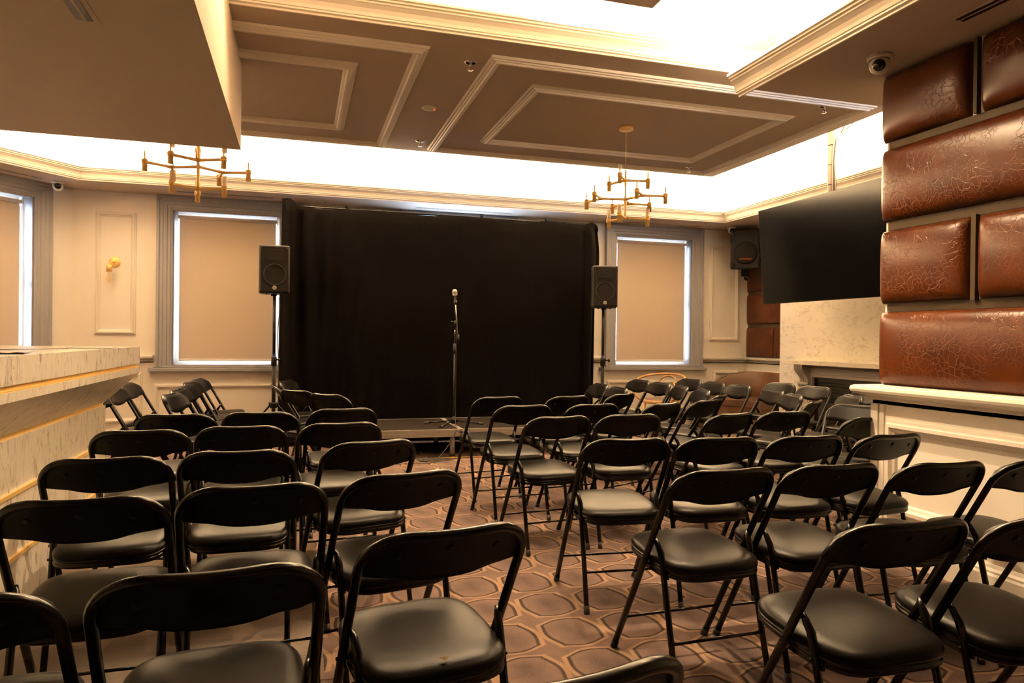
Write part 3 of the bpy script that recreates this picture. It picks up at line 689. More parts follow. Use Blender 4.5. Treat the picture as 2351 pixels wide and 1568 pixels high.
CH = [
 # key, x, y, azimuth (deg from +Y towards +X), label, group
 ('L16', .32, 1.10, -8, 'black folding chair cropped by the bottom picture edge, only the top of its back showing', 'l'),
 ('L2', -.17, 1.66, -4, 'large black folding chair at bottom left, back seen whole above its seat', 'l'),
 ('L1', -.62, 1.62, -2, 'black folding chair cut by the left edge, in the bottom left corner', 'l'),
 ('L15', .31, 1.84, -9, 'black folding chair by the aisle with a small tear in its seat', 'l'),
 ('L3', -.56, 2.36, -1, 'black folding chair cut by the left edge, beside the marble bar front', 'l'),
 ('L4', -.135, 2.43, -4, 'black folding chair directly behind the large bottom left chair', 'l'),
 ('L14', .295, 2.53, -13, 'black folding chair by the aisle, next ahead of the chair with the torn seat', 'l'),
 ('L5', -.66, 3.03, -2, 'black folding chair against the bar, third chair up the bar side column', 'l'),
 ('L6', -.22, 3.09, 0, 'black folding chair in the middle column of the bar block, three rows up', 'l'),
 ('L13', .245, 3.25, -16, 'tilted black folding chair by the aisle, third up its column from the torn seat', 'l'),
 ('L7', -.69, 3.79, 0, 'black folding chair against the bar, fourth chair up the bar side column', 'l'),
 ('L8', -.26, 3.85, 0, 'black folding chair in the middle column of the bar block, four rows up', 'l'),
 ('L12', .19, 3.92, -6, 'black folding chair by the aisle, fourth up its column from the torn seat', 'l'),
 ('L9', -.63, 4.46, 4, 'black folding chair farthest up the bar side column, near the bar end', 'l'),
 ('L10', -.185, 4.485, 6, 'black folding chair farthest up the middle column of the bar block', 'l'),
 ('L11', .24, 4.64, -7, 'black folding chair farthest up the aisle column of the bar block', 'l'),
 ('M15', 1.47, 1.62, 1, 'large black folding chair nearest at bottom right with its whole seat showing', 'm'),
 ('M16', 1.915, 1.56, 4, 'black folding chair cut by the right edge in the nearest right row', 'm'),
 ('M9', 1.42, 2.34, -1.5, 'black folding chair by the aisle, second row up right of the aisle', 'm'),
 ('M12', 1.875, 2.33, .5, 'black folding chair second from the aisle in the second row up right of it', 'm'),
 ('M13', 2.32, 2.27, 2, 'black folding chair third from the aisle in the second row, before the cream pier panel', 'm'),
 ('M14', 2.745, 2.22, 1, 'black folding chair cut by the right edge, in front of the cream pier panel', 'm'),
 ('M4', 1.44, 3.09, 5, 'black folding chair standing clear in the aisle with its legs fully visible', 'm'),
 ('M8', 1.86, 3.03, 2, 'black folding chair second from the aisle in the third row up right of it', 'm'),
 ('M10', 2.305, 2.99, 1, 'black folding chair third from the aisle in the third row up right of it', 'm'),
 ('M11', 2.735, 2.95, -4, 'black folding chair overlapping the pier corner, its lit back showing rivets', 'm'),
 ('M3', 1.41, 3.98, -5, 'black folding chair third from the stage beside the aisle', 'm'),
 ('M7', 1.875, 3.995, -1, 'black folding chair second from the aisle, third row from the stage', 'm'),
 ('M20', 2.47, 3.93, -16, 'black folding chair third from the aisle, third row from the stage', 'm'),
 ('M21', 2.94, 3.98, -4, 'black folding chair fourth from the aisle, third row from the stage', 'm'),
 ('M22', 3.225, 3.60, -6, 'black folding chair half hidden behind the pier corner under its rail', 'm'),
 ('M2', 1.41, 4.65, -5, 'black folding chair second from the stage beside the aisle', 'm'),
 ('M6', 1.895, 4.635, -7, 'black folding chair second from the aisle, second row from the stage', 'm'),
 ('M18', 2.355, 4.60, -24, 'black folding chair turned to the stage, third from the aisle in the second row', 'm'),
 ('M19', 2.80, 4.77, -25, 'black folding chair turned to the stage, fourth from the aisle in the second row', 'm'),
 ('M1', 1.41, 5.31, -9, 'black folding chair nearest the stage, alone before the microphone stand base', 'm'),
 ('M5', 1.94, 5.29, -16, 'black folding chair second from the aisle in the row nearest the stage', 'm'),
 ('M17', 2.40, 5.41, -32, 'black folding chair below the right loudspeaker, third in the row nearest the stage', 'm'),
 ('M23', 3.12, 5.15, -42, 'black folding chair seen nearly edge-on in front of the curved booth', 'm'),
 ('M24', 3.56, 4.57, -36, 'black folding chair seen nearly edge-on in front of the fireplace opening', 'm'),
 ('F1', 2.60, 6.35, -90, 'black folding chair facing the stage, just under the right loudspeaker stand', 'r'),
 ('F2', 2.58, 5.89, -90, 'black folding chair facing the stage, beside the one under the right loudspeaker', 'r'),
 ('F3', 3.34, 6.92, -96, 'black folding chair in front of the left arm of the bentwood armchair', 'r'),
 ('F4', 3.33, 6.46, -93, 'black folding chair in front of the seat of the bentwood armchair', 'r'),
 ('F5', 3.28, 6.015, -78, 'black folding chair at the right foot of the bentwood armchair', 'r'),
 ('F7', 3.23, 5.57, -77, 'black folding chair one nearer than that at the foot of the bentwood armchair', 'r'),
 ('F6', 4.01, 6.99, -98, 'black folding chair under the right end of the right window sill', 'r'),
 ('F8', 3.97, 6.48, -92, 'black folding chair in front of the sloping end of the curved booth', 'r'),
 ('F9', 3.96, 6.03, -92, 'black folding chair in front of the middle of the curved booth', 'r'),
 ('F11', 3.88, 5.43, -78, 'black folding chair in front of the marble edge of the fireplace, lower of two', 'r'),
 ('F12', 3.72, 4.99, -74, 'small looking black folding chair in front of the left fireplace leg', 'r'),
 ('F10', 4.64, 6.24, -100, 'black folding chair beside the marble edge of the fireplace, higher of two', 'r'),
 ('F13', 4.63, 5.72, -97, 'black folding chair before the fireplace opening, below its scrolled bracket', 'r'),
 ('F14', 4.14, 4.80, -73, 'black folding chair beside the pier rail in front of the firebox', 'r'),
 ('F15', 4.70, 5.11, -95, 'black folding chair partly hidden by the rounded end of the pier rail', 'r'),
 ('F16', 3.56, 3.89, -122, 'black folding chair with its padded front facing the camera beside the pier', 'r'),
 ('T1', .03, 6.62, 84, 'black folding chair edge-on beside the left loudspeaker stand', 't'),
 ('T2', .10, 7.24, 108, 'black folding chair farthest back beside the left edge of the black curtain', 't'),
 ('T3', .15, 6.12, 48, 'black folding chair left of the stage with its back to the camera', 't'),
 ('T4', .38, 5.70, 48, 'black folding chair nearest the stage left corner, turned towards the microphone', 't'),
 ('S1', -.72, 7.53, 101, 'farthest black folding chair of the line under the left window', 's'),
 ('S2', -.73, 7.07, 101, 'second farthest black folding chair of the line under the left window', 's'),
 ('S3', -.69, 6.57, 100, 'middle black folding chair of the line under the left window', 's'),
 ('S4', -.69, 6.13, 100, 'second nearest black folding chair of the line under the left window', 's'),
 ('S5', -.67, 5.67, 102, 'nearest black folding chair of the line under the left window', 's'),
 ('Na', -1.22, 6.93, 98, 'farthest black folding chair behind the end of the marble bar', 's'),
 ('Nb', -1.20, 6.33, 97, 'middle black folding chair behind the end of the marble bar', 's'),
 ('Nc', -1.22, 5.78, 97, 'nearest black folding chair behind the end of the marble bar', 's'),
]
GR = {'l': 'folding chairs in the block by the bar', 'm': 'folding chairs in the block right of the aisle', 'r': 'folding chairs in front of the fireplace and right window facing the stage',
      't': 'folding chairs at the left of the stage', 's': 'folding chairs near the bar end facing the stage'}
proto = make_chair()
for i, (k, x, y, az, lab, g) in enumerate(CH):
    o = proto if i == 0 else copy_tree(proto)
    zf = 0.003 if (x < .1 and y < 5.6) else 0.0
    o.location = (x, y, zf); o.rotation_euler = (0, 0, -math.radians(az))
    tag(o, lab, 'chair', GR[g])
    if k == 'L15':       # the small tear in the vinyl
        st = [c for c in o.children if c.name.startswith('seat')][0]
        tr_ = MB().add([(-.012, -.181, .4512), (.003, -.192, .4490), (.018, -.179, .4514), (.004, -.185, .4512)], [(0,1,3), (1,2,3)]).add([(-.012, -.181, .4530), (.003, -.192, .4508), (.018, -.179, .4534), (.004, -.185, .4555)], [(0,1,3), (1,2,3)])
        tt = tr_.build('torn_flap', simple('torn_foam', (0.30, 0.20, 0.09), 0.9)); tt.parent = st; tag(tt, 'small pale tear at the back edge of the seat')

# ------------------------------------------------------------------ stage
st = empty('stage_platform', (1.60, 7.565, 0)); tag(st, 'low portable stage with black deck and aluminium edge before the curtain', 'stage')
for (x0, x1) in ((-1.245, -.003), (.003, 1.245)):
    MB().box(x0+.02, -.49, .262, x1-.02, .49, .280).build('deck', M_deck, st)
    f_ = MB().box(x0, -.51, .205, x1, -.49, .281).box(x0, .49, .205, x1, .51, .281).box(x0, -.49, .205, x0+.02, .49, .281).box(x1-.02, -.49, .205, x1, .49, .281).box(x0, -.514, .236, x1, -.51, .242).box(x0, -.513, .206, x1, -.51, .214)
    f_.build('edge_frame', M_alu, st, bevel=.002)
MB().box(-.022, -.5145, .245, .022, -.509, .254).build('joint_clamp', M_black, st)
for (lx, ly) in ((-1.18, -.44), (-1.18, .44), (-.08, -.455), (-.08, .44), (.08, .30), (1.18, -.44), (1.18, .44)):
    lg = MB().tube([(lx, ly, .02), (lx, ly, .262)], .026, 16).build('leg', M_alu, st)
    MB().tube([(lx, ly, 0), (lx, ly, .03)], .029, 16).build('foot_cap', M_rub, lg)

# ------------------------------------------------------------------ backdrop: pipe frame and cloth
fr = empty('backdrop_stand', (1.68, 8.19, 0)); tag(fr, 'black pipe stand carrying the black curtain', 'stand')
for sx_ in (-1.84, 1.83):
    MB().tube([(sx_, 0, .02), (sx_, 0, 2.66)], .016, 10).build('pole', M_black, fr)
    for a in (0.5, 2.6, 4.7):
        MB().tube([(sx_, 0, .30), (sx_+.30*math.cos(a), .22*math.sin(a), .012)], .010, 8).build('leg', M_black, fr)
MB().tube([(-1.86, 0, 2.655), (1.85, 0, 2.645)], .014, 10).build('crossbar', M_black, fr)
for xx in (-1.18, .40, 1.22):
    MB().box(xx-.012, -.03, 2.66, xx+.012, .02, 2.69).build('clip', M_black, fr)
nx, nz_ = 220, 70; vs = []
random.seed(7)
def fold(x, z):
    t = (x+.18)/3.74
    edge_l = math.exp(-((x+.05)/.30)**2); edge_r = math.exp(-((x-3.48)/.14)**2)
    d = (2.66-z)
    a = .006*math.sin(x*9+1)+.010*d*math.sin(x*6.3+.7*z)*.6
    a += .020*math.exp(-((x-.35)/.45)**2)*math.sin(x*32+d*1.5)*min(1, d/1.2)
    a += .014*math.sin(x*15+2*math.sin(x*2.1))*max(0, d-1.3)/1.3
    a += .055*edge_l*math.sin(x*26+.6*z)+.05*edge_r*math.sin(x*36)
    a += .010*math.sin(1.9*x-3.1*z+1.5*math.sin(z*2))*math.exp(-((x-.9)/.8)**2)
    return a
for j in range(nz_+1):
    for i in range(nx+1):
        u = i/nx; v = j/nz_
        x = -.20+3.76*u
        ztop = 2.655+.012*math.sin(u*40)*.4+(.075 if u < .02 else .075*math.exp(-((u-.02)/.018)**2))+(.035*math.exp(-((u-.985)/.02)**2))-.01*math.sin(u*PI)*0-.022*abs(math.sin(u*PI*3.5))
        zb = 0.012
        z = ztop+(zb-ztop)*v
        xx = x
        if u > .93: xx += .05*math.sin(min(1, v*3)*PI)*((u-.93)/.07)-.03*v*((u-.93)/.07)
        if u < .06: xx += -.02*v*(1-u/.06)+.012*(1-v)
        y = 8.13+fold(x, z)*.8
        if v == 0: y = 8.165
        if u < .012 or u > .988: y += .03
        y = max(8.092, min(8.24, y))
        if 1e-9 < v < .03: y = 8.14+fold(x, z)*.3
        vs.append((xx, y, z))
fs = [(j*(nx+1)+i, j*(nx+1)+i+1, (j+1)*(nx+1)+i+1, (j+1)*(nx+1)+i) for j in range(nz_) for i in range(nx)]
cur = MB().add(vs, fs, True).build('curtain', M_cloth)
md = cur.modifiers.new('sol', 'SOLIDIFY'); md.thickness = .002
tag(cur, 'large black cloth backdrop hanging behind the stage', 'curtain')

# ------------------------------------------------------------------ loudspeakers on stands
def pa_speaker(lab):
    t = empty('loudspeaker', (0, 0, 0)); w_, h_ = .150, .248
    P = [(-w_, -.13), (w_, -.13), (w_, .05), (w_*.55, .17), (-w_*.55, .17), (-w_, .05)]
    MB().prism(P, lambda u, v, q: (u, v, q), 0, 2*h_).build('cabinet', M_blackp, t, bevel=.018, seg=3)
    MB().box(-w_+.014, -.137, .016, w_-.014, -.128, 2*h_-.016).build('grille', M_grille, t, bevel=.006)
    MB().lathe([(.112, 0), (.112, .002), (.106, .004), (.100, .002), (.100, 0)], (0, -.137, .19), (0, -1, 0), 40).build('woofer_ring', M_blackp, t)
    MB().box(-.085, -.140, .34, .085, -.136, .45).build('horn_mouth', M_blackp, t, bevel=.003)
    lg = MB().lathe([(.0001, 0), (.021, 0), (.021, .002), (.0205, .003), (.0195, .003), (.0001, .0031)], (0.0, -.137, .058), (0, -1, 0), 28)
    b_ = lg.build('badge', M_silver, t)
    eb = MB()
    eb.lathe([(.0165, .0031), (.0165, .0036), (.0145, .0036), (.0145, .0031)], (0, -.137, .058), (0, -1, 0), 24)
    for k in range(6):
        a = k*PI/3+PI/6; c, s_ = math.cos(a), math.sin(a)
        eb.tube([(0.003*c, -.1404, .058+.003*s_), (.0135*c, -.1404, .058+.0135*s_)], .0014, 6)
    eb.build('emblem', M_rub, b_)
    for sx_ in (-1, 1):
        for z in (.03, 2*h_-.03): MB().lathe([(.008, 0), (.008, .003), (.0001, .003)], (sx_*(w_-.024), -.136, z), (0, -1, 0), 10).build('screw', M_black, t)
    for sx_ in (-.07, .07): MB().tube([(sx_, -.07, -.012), (sx_, -.07, .004)], .013, 12).build('foot', M_rub, t)
    MB().tube([(0, .0, -.02), (0, .0, .004)], .03, 14).build('pole_socket', M_blackp, t)
    tag(t, lab, 'loudspeaker', 'loudspeakers on tripod stands'); return t
def stand(lab, top):
    t = empty('speaker_stand', (0, 0, 0))
    MB().tube([(0, 0, .36), (0, 0, 1.0)], .020, 14).build('pole', M_blackp, t)
    MB().tube([(0, 0, .98), (0, 0, top)], .0165, 14).build('inner_pole', M_blackp, t)
    MB().lathe([(.022, .90), (.028, .90), (.028, .99), (.02, 1.0)], n=16).build('collar', M_blackp, t)
    MB().lathe([(.0195, 1.0), (.0195, 1.025)], n=16).build('lock_ring', M_blue, t)
    MB().tube([(.025, -.02, .965), (.06, -.045, .965)], .008, 8).tube([(.055, -.041, .965), (.072, -.053, .965)], .019, 8).build('knob', M_black, t)
    MB().lathe([(.02, .46), (.036, .46), (.036, .50), (.05, .50), (.05, .52), (.02, .52)], n=16).build('hub', M_blackp, t)
    MB().lathe([(.02, .16), (.034, .16), (.034, .20), (.02, .20)], n=14).build('lower_hub', M_blackp, t)
    for k in range(3):
        a = k*2*PI/3+.5; c, s_ = math.cos(a), math.sin(a)
        lg = MB().tube([(.04*c, .04*s_, .49), (.50*c, .50*s_, .015)], .012, 8).build('leg', M_black, t)
        MB().tube([(.48*c, .48*s_, .03), (.51*c, .51*s_, .006)], .016, 8).build('rubber_foot', M_rub, lg)
        MB().tube([(.03*c, .03*s_, .18), (.27*c, .27*s_, .25)], .008, 8).build('brace', M_black, t)
    tag(t, lab, 'speaker stand', 'tripod stands for the loudspeakers'); return t
s1 = stand('black tripod stand under the loudspeaker left of the stage', 1.645); s1.location = (-.245, 7.75, 0)
s2 = stand('black tripod stand under the loudspeaker right of the stage', 1.585); s2.location = (3.475, 7.75, 0)
p1 = pa_speaker('black loudspeaker left of the black curtain'); p1.location = (-.252, 7.76, 1.648); p1.rotation_euler = (0, 0, math.radians(4))
p2 = pa_speaker('black loudspeaker right of the black curtain'); p2.location = (3.485, 7.76, 1.588); p2.rotation_euler = (0, 0, math.radians(-18))
def cable(pts, r, mt, lab, grp=None, steps=6, name='cable'):
    P = [Vector(p) for p in pts]; out = []
    for i in range(len(P)-1):
        p0 = P[max(0, i-1)]; p1_ = P[i]; p2_ = P[i+1]; p3 = P[min(len(P)-1, i+2)]
        for k in range(steps):
            t = k/steps
            out.append(0.5*((2*p1_)+(-p0+p2_)*t+(2*p0-5*p1_+4*p2_-p3)*t*t+(-p0+3*p1_-3*p2_+p3)*t**3))
    out.append(P[-1])
    return tag(MB().tube(out, r, 8).build(name, mt), lab, 'cable', grp)
cable([(-.20, 7.86, 1.62), (-.195, 7.84, 1.5), (-.215, 7.82, 1.2), (-.20, 7.80, .95), (-.20, 7.80, .6), (-.18, 7.82, .3), (-.15, 7.85, .006), (.0, 7.95, .006)], .004, M_rub, 'black cable hanging from the left loudspeaker beside its pole', 'loose cables')

# ------------------------------------------------------------------ microphone and its stand
mx, my = 1.60, 7.42
t = empty('microphone_stand', (mx, my, .281)); tag(t, 'black microphone stand with tripod base on the stage', 'microphone stand')
MB().lathe([(.010, .09), (.030, .07), (.038, .03), (.030, .015), (.012, .01)], n=18).build('base_hub', M_blackp, t)
for a in (-.25, 2.75, 4.05):
    c, s_ = math.cos(a), math.sin(a)
    lg = MB().tube([(.02*c, .02*s_, .045), (.30*c, .30*s_, .014)], .008, 8).build('leg', M_black, t)
    MB().tube([(.27*c, .27*s_, .017), (.32*c, .32*s_, .013)], .013, 8).build('rubber_foot', M_rub, lg)
MB().tube([(0, 0, .05), (0, 0, .78)], .0085, 10).build('lower_pole', M_rub, t)
MB().tube([(0, 0, .76), (0, 0, .87)], .014, 12).build('clutch', M_rub, t)
MB().tube([(0, 0, .86), (0.005, 0, 1.10)], .0065, 10).build('upper_pole', M_chrome, t)
MB().tube([(.008, -.01, 1.02), (.008, .0, 1.12)], .012, 10).tube([(-.004, -.02, 1.10), (-.035, -.02, 1.10)], .005, 8).tube([(-.03, -.02, 1.10), (-.045, -.02, 1.10)], .014, 8).build('boom_clamp', M_black, t)
MB().tube([(.035, .0, .94), (.018, -.005, 1.12), (-.002, -.02, 1.33)], .006, 8).build('boom', M_steel, t)
MB().tube([(.040, .0, .90), (.036, .0, .97)], .013, 10).build('counterweight', M_rub, t)
mi = empty('microphone', (mx-.003, my-.022, 1.61)); tag(mi, 'silver vocal microphone on top of the stand', 'microphone')
ax = Vector((-.12, -.25, .96)).normalized()
MB().lathe([(.0001, -.085), (.010, -.085), (.0115, -.05), (.014, .02), (.017, .06)], ax=ax, n=16).build('body', M_chrome, mi)
MB().lathe([(.017, .055), (.026, .062), (.027, .075), (.025, .077)], ax=ax, n=18).build('collar', M_silver, mi)
MB().lathe([(.025, .076), (.028, .090), (.026, .108), (.018, .120), (.0001, .124)], ax=ax, n=18).build('mesh_head', simple('mic_mesh', (.5, .48, .44), .4, .9, bump=.8, bscale=1500), mi)
MB().lathe([(.012, -.035), (.017, -.035), (.018, .0), (.016, .0)], ax=ax, n=14).build('clip', M_rub, mi)
cable([(mx-.005, my-.01, 1.52), (mx+.012, my-.02, 1.35), (mx+.014, my-.02, 1.0), (mx+.013, my-.02, .6), (mx+.012, my-.03, .36), (mx-.02, my-.2, .293), (mx-.05, 7.05, .27), (mx-.12, 7.02, .15), (mx-.26, 6.92, .02), (mx-.32, 6.9, .006)], .0035, M_rub, 'black microphone cable running down the stand and over the stage edge', 'loose cables')
# coils on the floor
pts = []
for k in range(46):
    a = k*.55; rr = .11+.035*math.sin(k*1.7); pts.append((1.27+rr*1.25*math.cos(a), 6.87+rr*.5*math.sin(a), .007+.0012*(k % 9)))
cable(pts+[(1.45, 6.88, .006), (1.65, 6.96, .006), (2.1, 6.93, .006)], .0038, M_rub, 'coiled black cable lying on the carpet in front of the stage', 'loose cables', 4)
cable([(.55, 6.86, .006), (.83, 6.85, .006), (1.1, 6.94, .006), (1.45, 6.98, .006), (1.85, 6.95, .006), (2.2, 7.0, .006)], .0045, M_yel, 'yellow cable lying along the front of the stage', 'loose cables')
cable([(.7, 6.70, .006), (.95, 6.74, .006), (1.2, 6.72, .006), (1.35, 6.80, .006)], .0035, M_rub, 'thin black cable trailing left of the cable coil', 'loose cables')

# ------------------------------------------------------------------ television on its ceiling pole
tv = empty('television', (5.00, 5.90, 2.158)); tag(tv, 'large black wall television tilted down above the fireplace', 'television')
tv.rotation_euler = (0, math.radians(-4.6), 0)
# local: screen faces -X
MB().box(-.012, -.93, -.530, .045, .93, .530).build('bezel', M_black, tv, bevel=.006)
MB().box(-.0145, -.918, -.515, -.0122, .918, .520).build('screen', M_screen, tv)
MB().box(.045, -.5, -.3, .08, .5, .3).build('back_cover', M_blackp, tv, bevel=.01)
pl = empty('television_mount', (5.14, 5.92, 0)); tag(pl, 'painted metal ceiling pole with cables holding the television', 'tv mount')
M_pole = simple('pole_paint', (0.42, 0.35, 0.28), 0.5)
MB().tube([(0, 0, 2.2), (0, 0, ZT)], .033, 16).build('pole', M_pole, pl)
MB().lathe([(.033, ZT-.03), (.10, ZT-.03), (.10, ZT)], n=20, smooth=False).build('ceiling_plate', M_pole, pl)
MB().box(-.05, -.16, 2.05, .0, .16, 2.25).build('bracket', M_black, pl)
for z in (2.80, 3.0, 3.2): MB().lathe([(.034, z), (.036, z), (.036, z+.006), (.034, z+.006)], n=16).build('cable_tie', M_rub, pl)
for k in range(4):
    a = -0.9-.35*k
    MB().tube([(.042*math.cos(a), .042*math.sin(a), 2.6), (.046*math.cos(a), .05*math.sin(a), 2.85), (.038*math.cos(a), .042*math.sin(a), 3.05), (.05*math.cos(a+.2), .055*math.sin(a), 3.25), (.10+.02*k, -.08-.03*k, ZT-.01)], .006, 6).build('cable', M_pole if k % 2 else M_rub, pl)

# ------------------------------------------------------------------ chimney breast and fireplace
XB = 5.80
struct(MB().box(XB, 4.55, 0, XR, 7.53, ZS).build('wall_chimney', M_marble2), 'marble clad chimney breast behind the television', 'wall')
fp = empty('fireplace', (XB, 6.10, 0)); tag(fp, 'marble fireplace mantel with grey painted surround and black firebox', 'fireplace')
MB().box(-.205, -1.10, .945, -.001, 1.09, .995).build('mantel_shelf', M_marble2, fp, bevel=.003)
M_sur = simple('surround_paint', (0.25, 0.22, 0.20), 0.45)
s_ = MB().box(-.07, -.95, 0, -.001, -.76, .945).box(-.07, .76, 0, -.001, .95, .945).box(-.07, -.76, .805, -.001, .76, .945)
s_.build('surround', M_sur, fp, bevel=.003)
MB().sweep([(-.07, -.70, .835), (-.07, .70, .835), (-.07, .70, .925), (-.07, -.70, .925)][::-1], [(a*.35, b_*.4) for a, b_ in WM], (-1, 0, 0), closed=True).build('frieze_moulding', M_sur, fp)
for sy in (-1, 1):
    cy = sy*.855
    # scrolled corbel: S profile extruded with four reeds
    pf = []
    for k in range(17):
        u = k/16; z = .945-.215*u; pr_ = .105*(1-u)**.8+.022*math.sin(u*PI*2.0)*(1 if u < .5 else 1.2)+.035
        pf.append((-.07-pr_*.85, z))
    poly = pf+[(-.07, .73), (-.07, .945)]
    cb_ = MB()
    for q in range(4):
        y0 = cy-.075+q*.0375; cb_.prism(poly, lambda u, v, w_: (u, w_, v), y0+.003, y0+.0345, True)
    cb_.prism([(u*.96-.003, v) for u, v in poly], lambda u, v, w_: (u, w_, v), cy-.07, cy+.07)
    c = cb_.build('corbel', M_sur, fp)
    MB().tube([(-.105, cy-.085, .715), (-.105, cy+.085, .715)], .022, 12).box(-.11, cy-.09, .672, -.07, cy+.09, .692).build('scroll', M_sur, c)
    MB().box(-.082, cy-.075, .05, -.07, cy+.075, .655).box(-.088, cy-.04, .07, -.082, cy+.04, .635).build('pilaster', M_sur, fp)
MB().box(-.03, -.76, 0, -.001, .76, .805).build('firebox', M_fire, fp)
lv = MB()
for k in range(7): lv.box(-.05, -.70, .74-.035*k, -.03, .70, .755-.035*k)
lv.box(-.04, -.74, .03, -.03, -.70, .78).box(-.04, .70, .03, -.03, .74, .78).box(-.042, -.55, .10, -.03, .55, .45)
lv.build('grate', M_black, fp)

# ------------------------------------------------------------------ curved booth seat in the alcove
bt = empty('booth_seat', (5.85, 8.0, 0)); tag(bt, 'curved tan leather booth seat in the alcove beside the fireplace', 'booth seat')
path = []
for k in range(30):
    u = k/29
    if u < .42: path.append((6.10, 7.56+u/.42*.55))
    else:
        a = (u-.42)/.58*PI*.5; path.append((6.10-.62*(1-math.cos(a)) if False else 6.10-.62*math.sin(a)**1.0*1.0, 8.11+.52*(1-math.cos(a)) if False else 8.11+.50*math.sin(a*1.0)**.9 if a < PI/2 else 8.61))
path = []
for k in range(12): path.append((6.10, 7.56+.045*k))
for k in range(1, 19):
    a = k/18*PI/2; path.append((6.10-.60*(1-math.cos(a)), 8.06+.56*math.sin(a)))
for k in range(1, 7): path.append((5.50-.05*k, 8.62+.002*k))
nb = len(path); vs = []
for k, (x, y) in enumerate(path):
    u = k/(nb-1)
    zt = .795 if u < .52 else .795-.36*((u-.52)/.48)**1.7
    a = Vector(path[min(k+1, nb-1)])-Vector(path[max(k-1, 0)]); nrm = Vector((-a.y, a.x)).normalized()   # towards the room centre
    th = .055
    for (o_, z) in ((0, .12), (0, zt-.012), (th*.3, zt), (th*.75, zt-.004), (th, zt-.02), (th, .12)):
        vs.append((x+nrm.x*o_-5.85, y+nrm.y*o_-8.0, z))
fs = [(k*6+q, (k+1)*6+q, (k+1)*6+(q+1) % 6, k*6+(q+1) % 6) for k in range(nb-1) for q in range(6)]+[(0,1,2,3,4,5), tuple((nb-1)*6+q for q in (5,4,3,2,1,0))]
MB().add(vs, fs, True).build('backrest', M_booth, bt)
sp_ = [(x-5.85-(.06 if k < 12 else .04), y-8.0-(0 if k < 12 else .05)) for k, (x, y) in enumerate(path)]
poly = [(q[0], q[1]) for q in sp_]+[(-.65, .42), (-.62, .20), (-.50, .0), (-.36, -.14), (-.30, -.44)]
M_bseat = simple('booth_seat_leather', (0.062, 0.026, 0.008), 0.45, bump=0.4, bscale=30, var=0.25, vscale=9)
MB().prism(poly, lambda u, v, q: (u, v, q), .36, .455).build('cushion', M_bseat, bt, bevel=.02)
MB().prism([(u*.94, v*.96) for u, v in poly], lambda u, v, q: (u, v, q), 0.0, .36).build('base', M_booth, bt)

# ------------------------------------------------------------------ bentwood armchair
bc = empty('bentwood_armchair', (4.42, 8.05, 0), -math.radians(-128)); tag(bc, 'bentwood armchair with curved beech arms under the right window', 'chair')
MB().lathe([(.0001, .47), (.15, .472), (.19, .466), (.205, .455), (.205, .45)], n=32).build('cushion', M_brownfab, bc)
MB().lathe([(.18, .455), (.222, .455), (.226, .44), (.226, .42), (.21, .412), (.18, .412)], n=32).build('seat_ring', M_wood, bc)
hoop = []
for k in range(41):
    a = math.radians(-38)+math.radians(256)*k/40; c, s_ = math.cos(a), math.sin(a)
    # back (a=270 measured at -y) is highest
    b_ = .5-.5*math.sin(a)
    a2 = a
    hoop.append((.30*math.cos(a2), -.27*math.sin(a2)-.02 if False else .27*math.sin(a2)*-1+.0, .66+.115*(.5+.5*math.sin(a2))))
# ends of the arms drop to the seat front corners
hoop = [(.20, .13, .44), (.27, .17, .50), (.31, .19, .58)]+hoop+[(-.31, .19, .58), (-.27, .17, .50), (-.20, .13, .44)]
MB().tube(hoop, .015, 10).build('arm_hoop', M_wood, bc)
il = []
for k in range(21):
    a = PI*k/20; il.append((.155*math.cos(a), -.19-.075*math.sin(a), .47+.28*math.sin(a)**.6))
MB().tube(il, .012, 10).build('back_loop', M_wood, bc)
for (lx, ly, ex, ey) in ((.15, .15, .19, .19), (-.15, .15, -.19, .19), (.14, -.15, .18, -.22), (-.14, -.15, -.18, -.22)):
    MB().tube([(lx, ly, .42), ((lx+ex)/2, (ly+ey)/2, .2), (ex, ey, 0)], .015, 10, rs=[.018, .015, .012]).build('leg', M_wood, bc)
rg = [(.155*math.cos(2*PI*k/24), .155*math.sin(2*PI*k/24), .24) for k in range(24)]
MB().tube(rg, .009, 8, closed=True).build('leg_ring', simple('dark_bentwood', (.08, .04, .02), .4), bc)

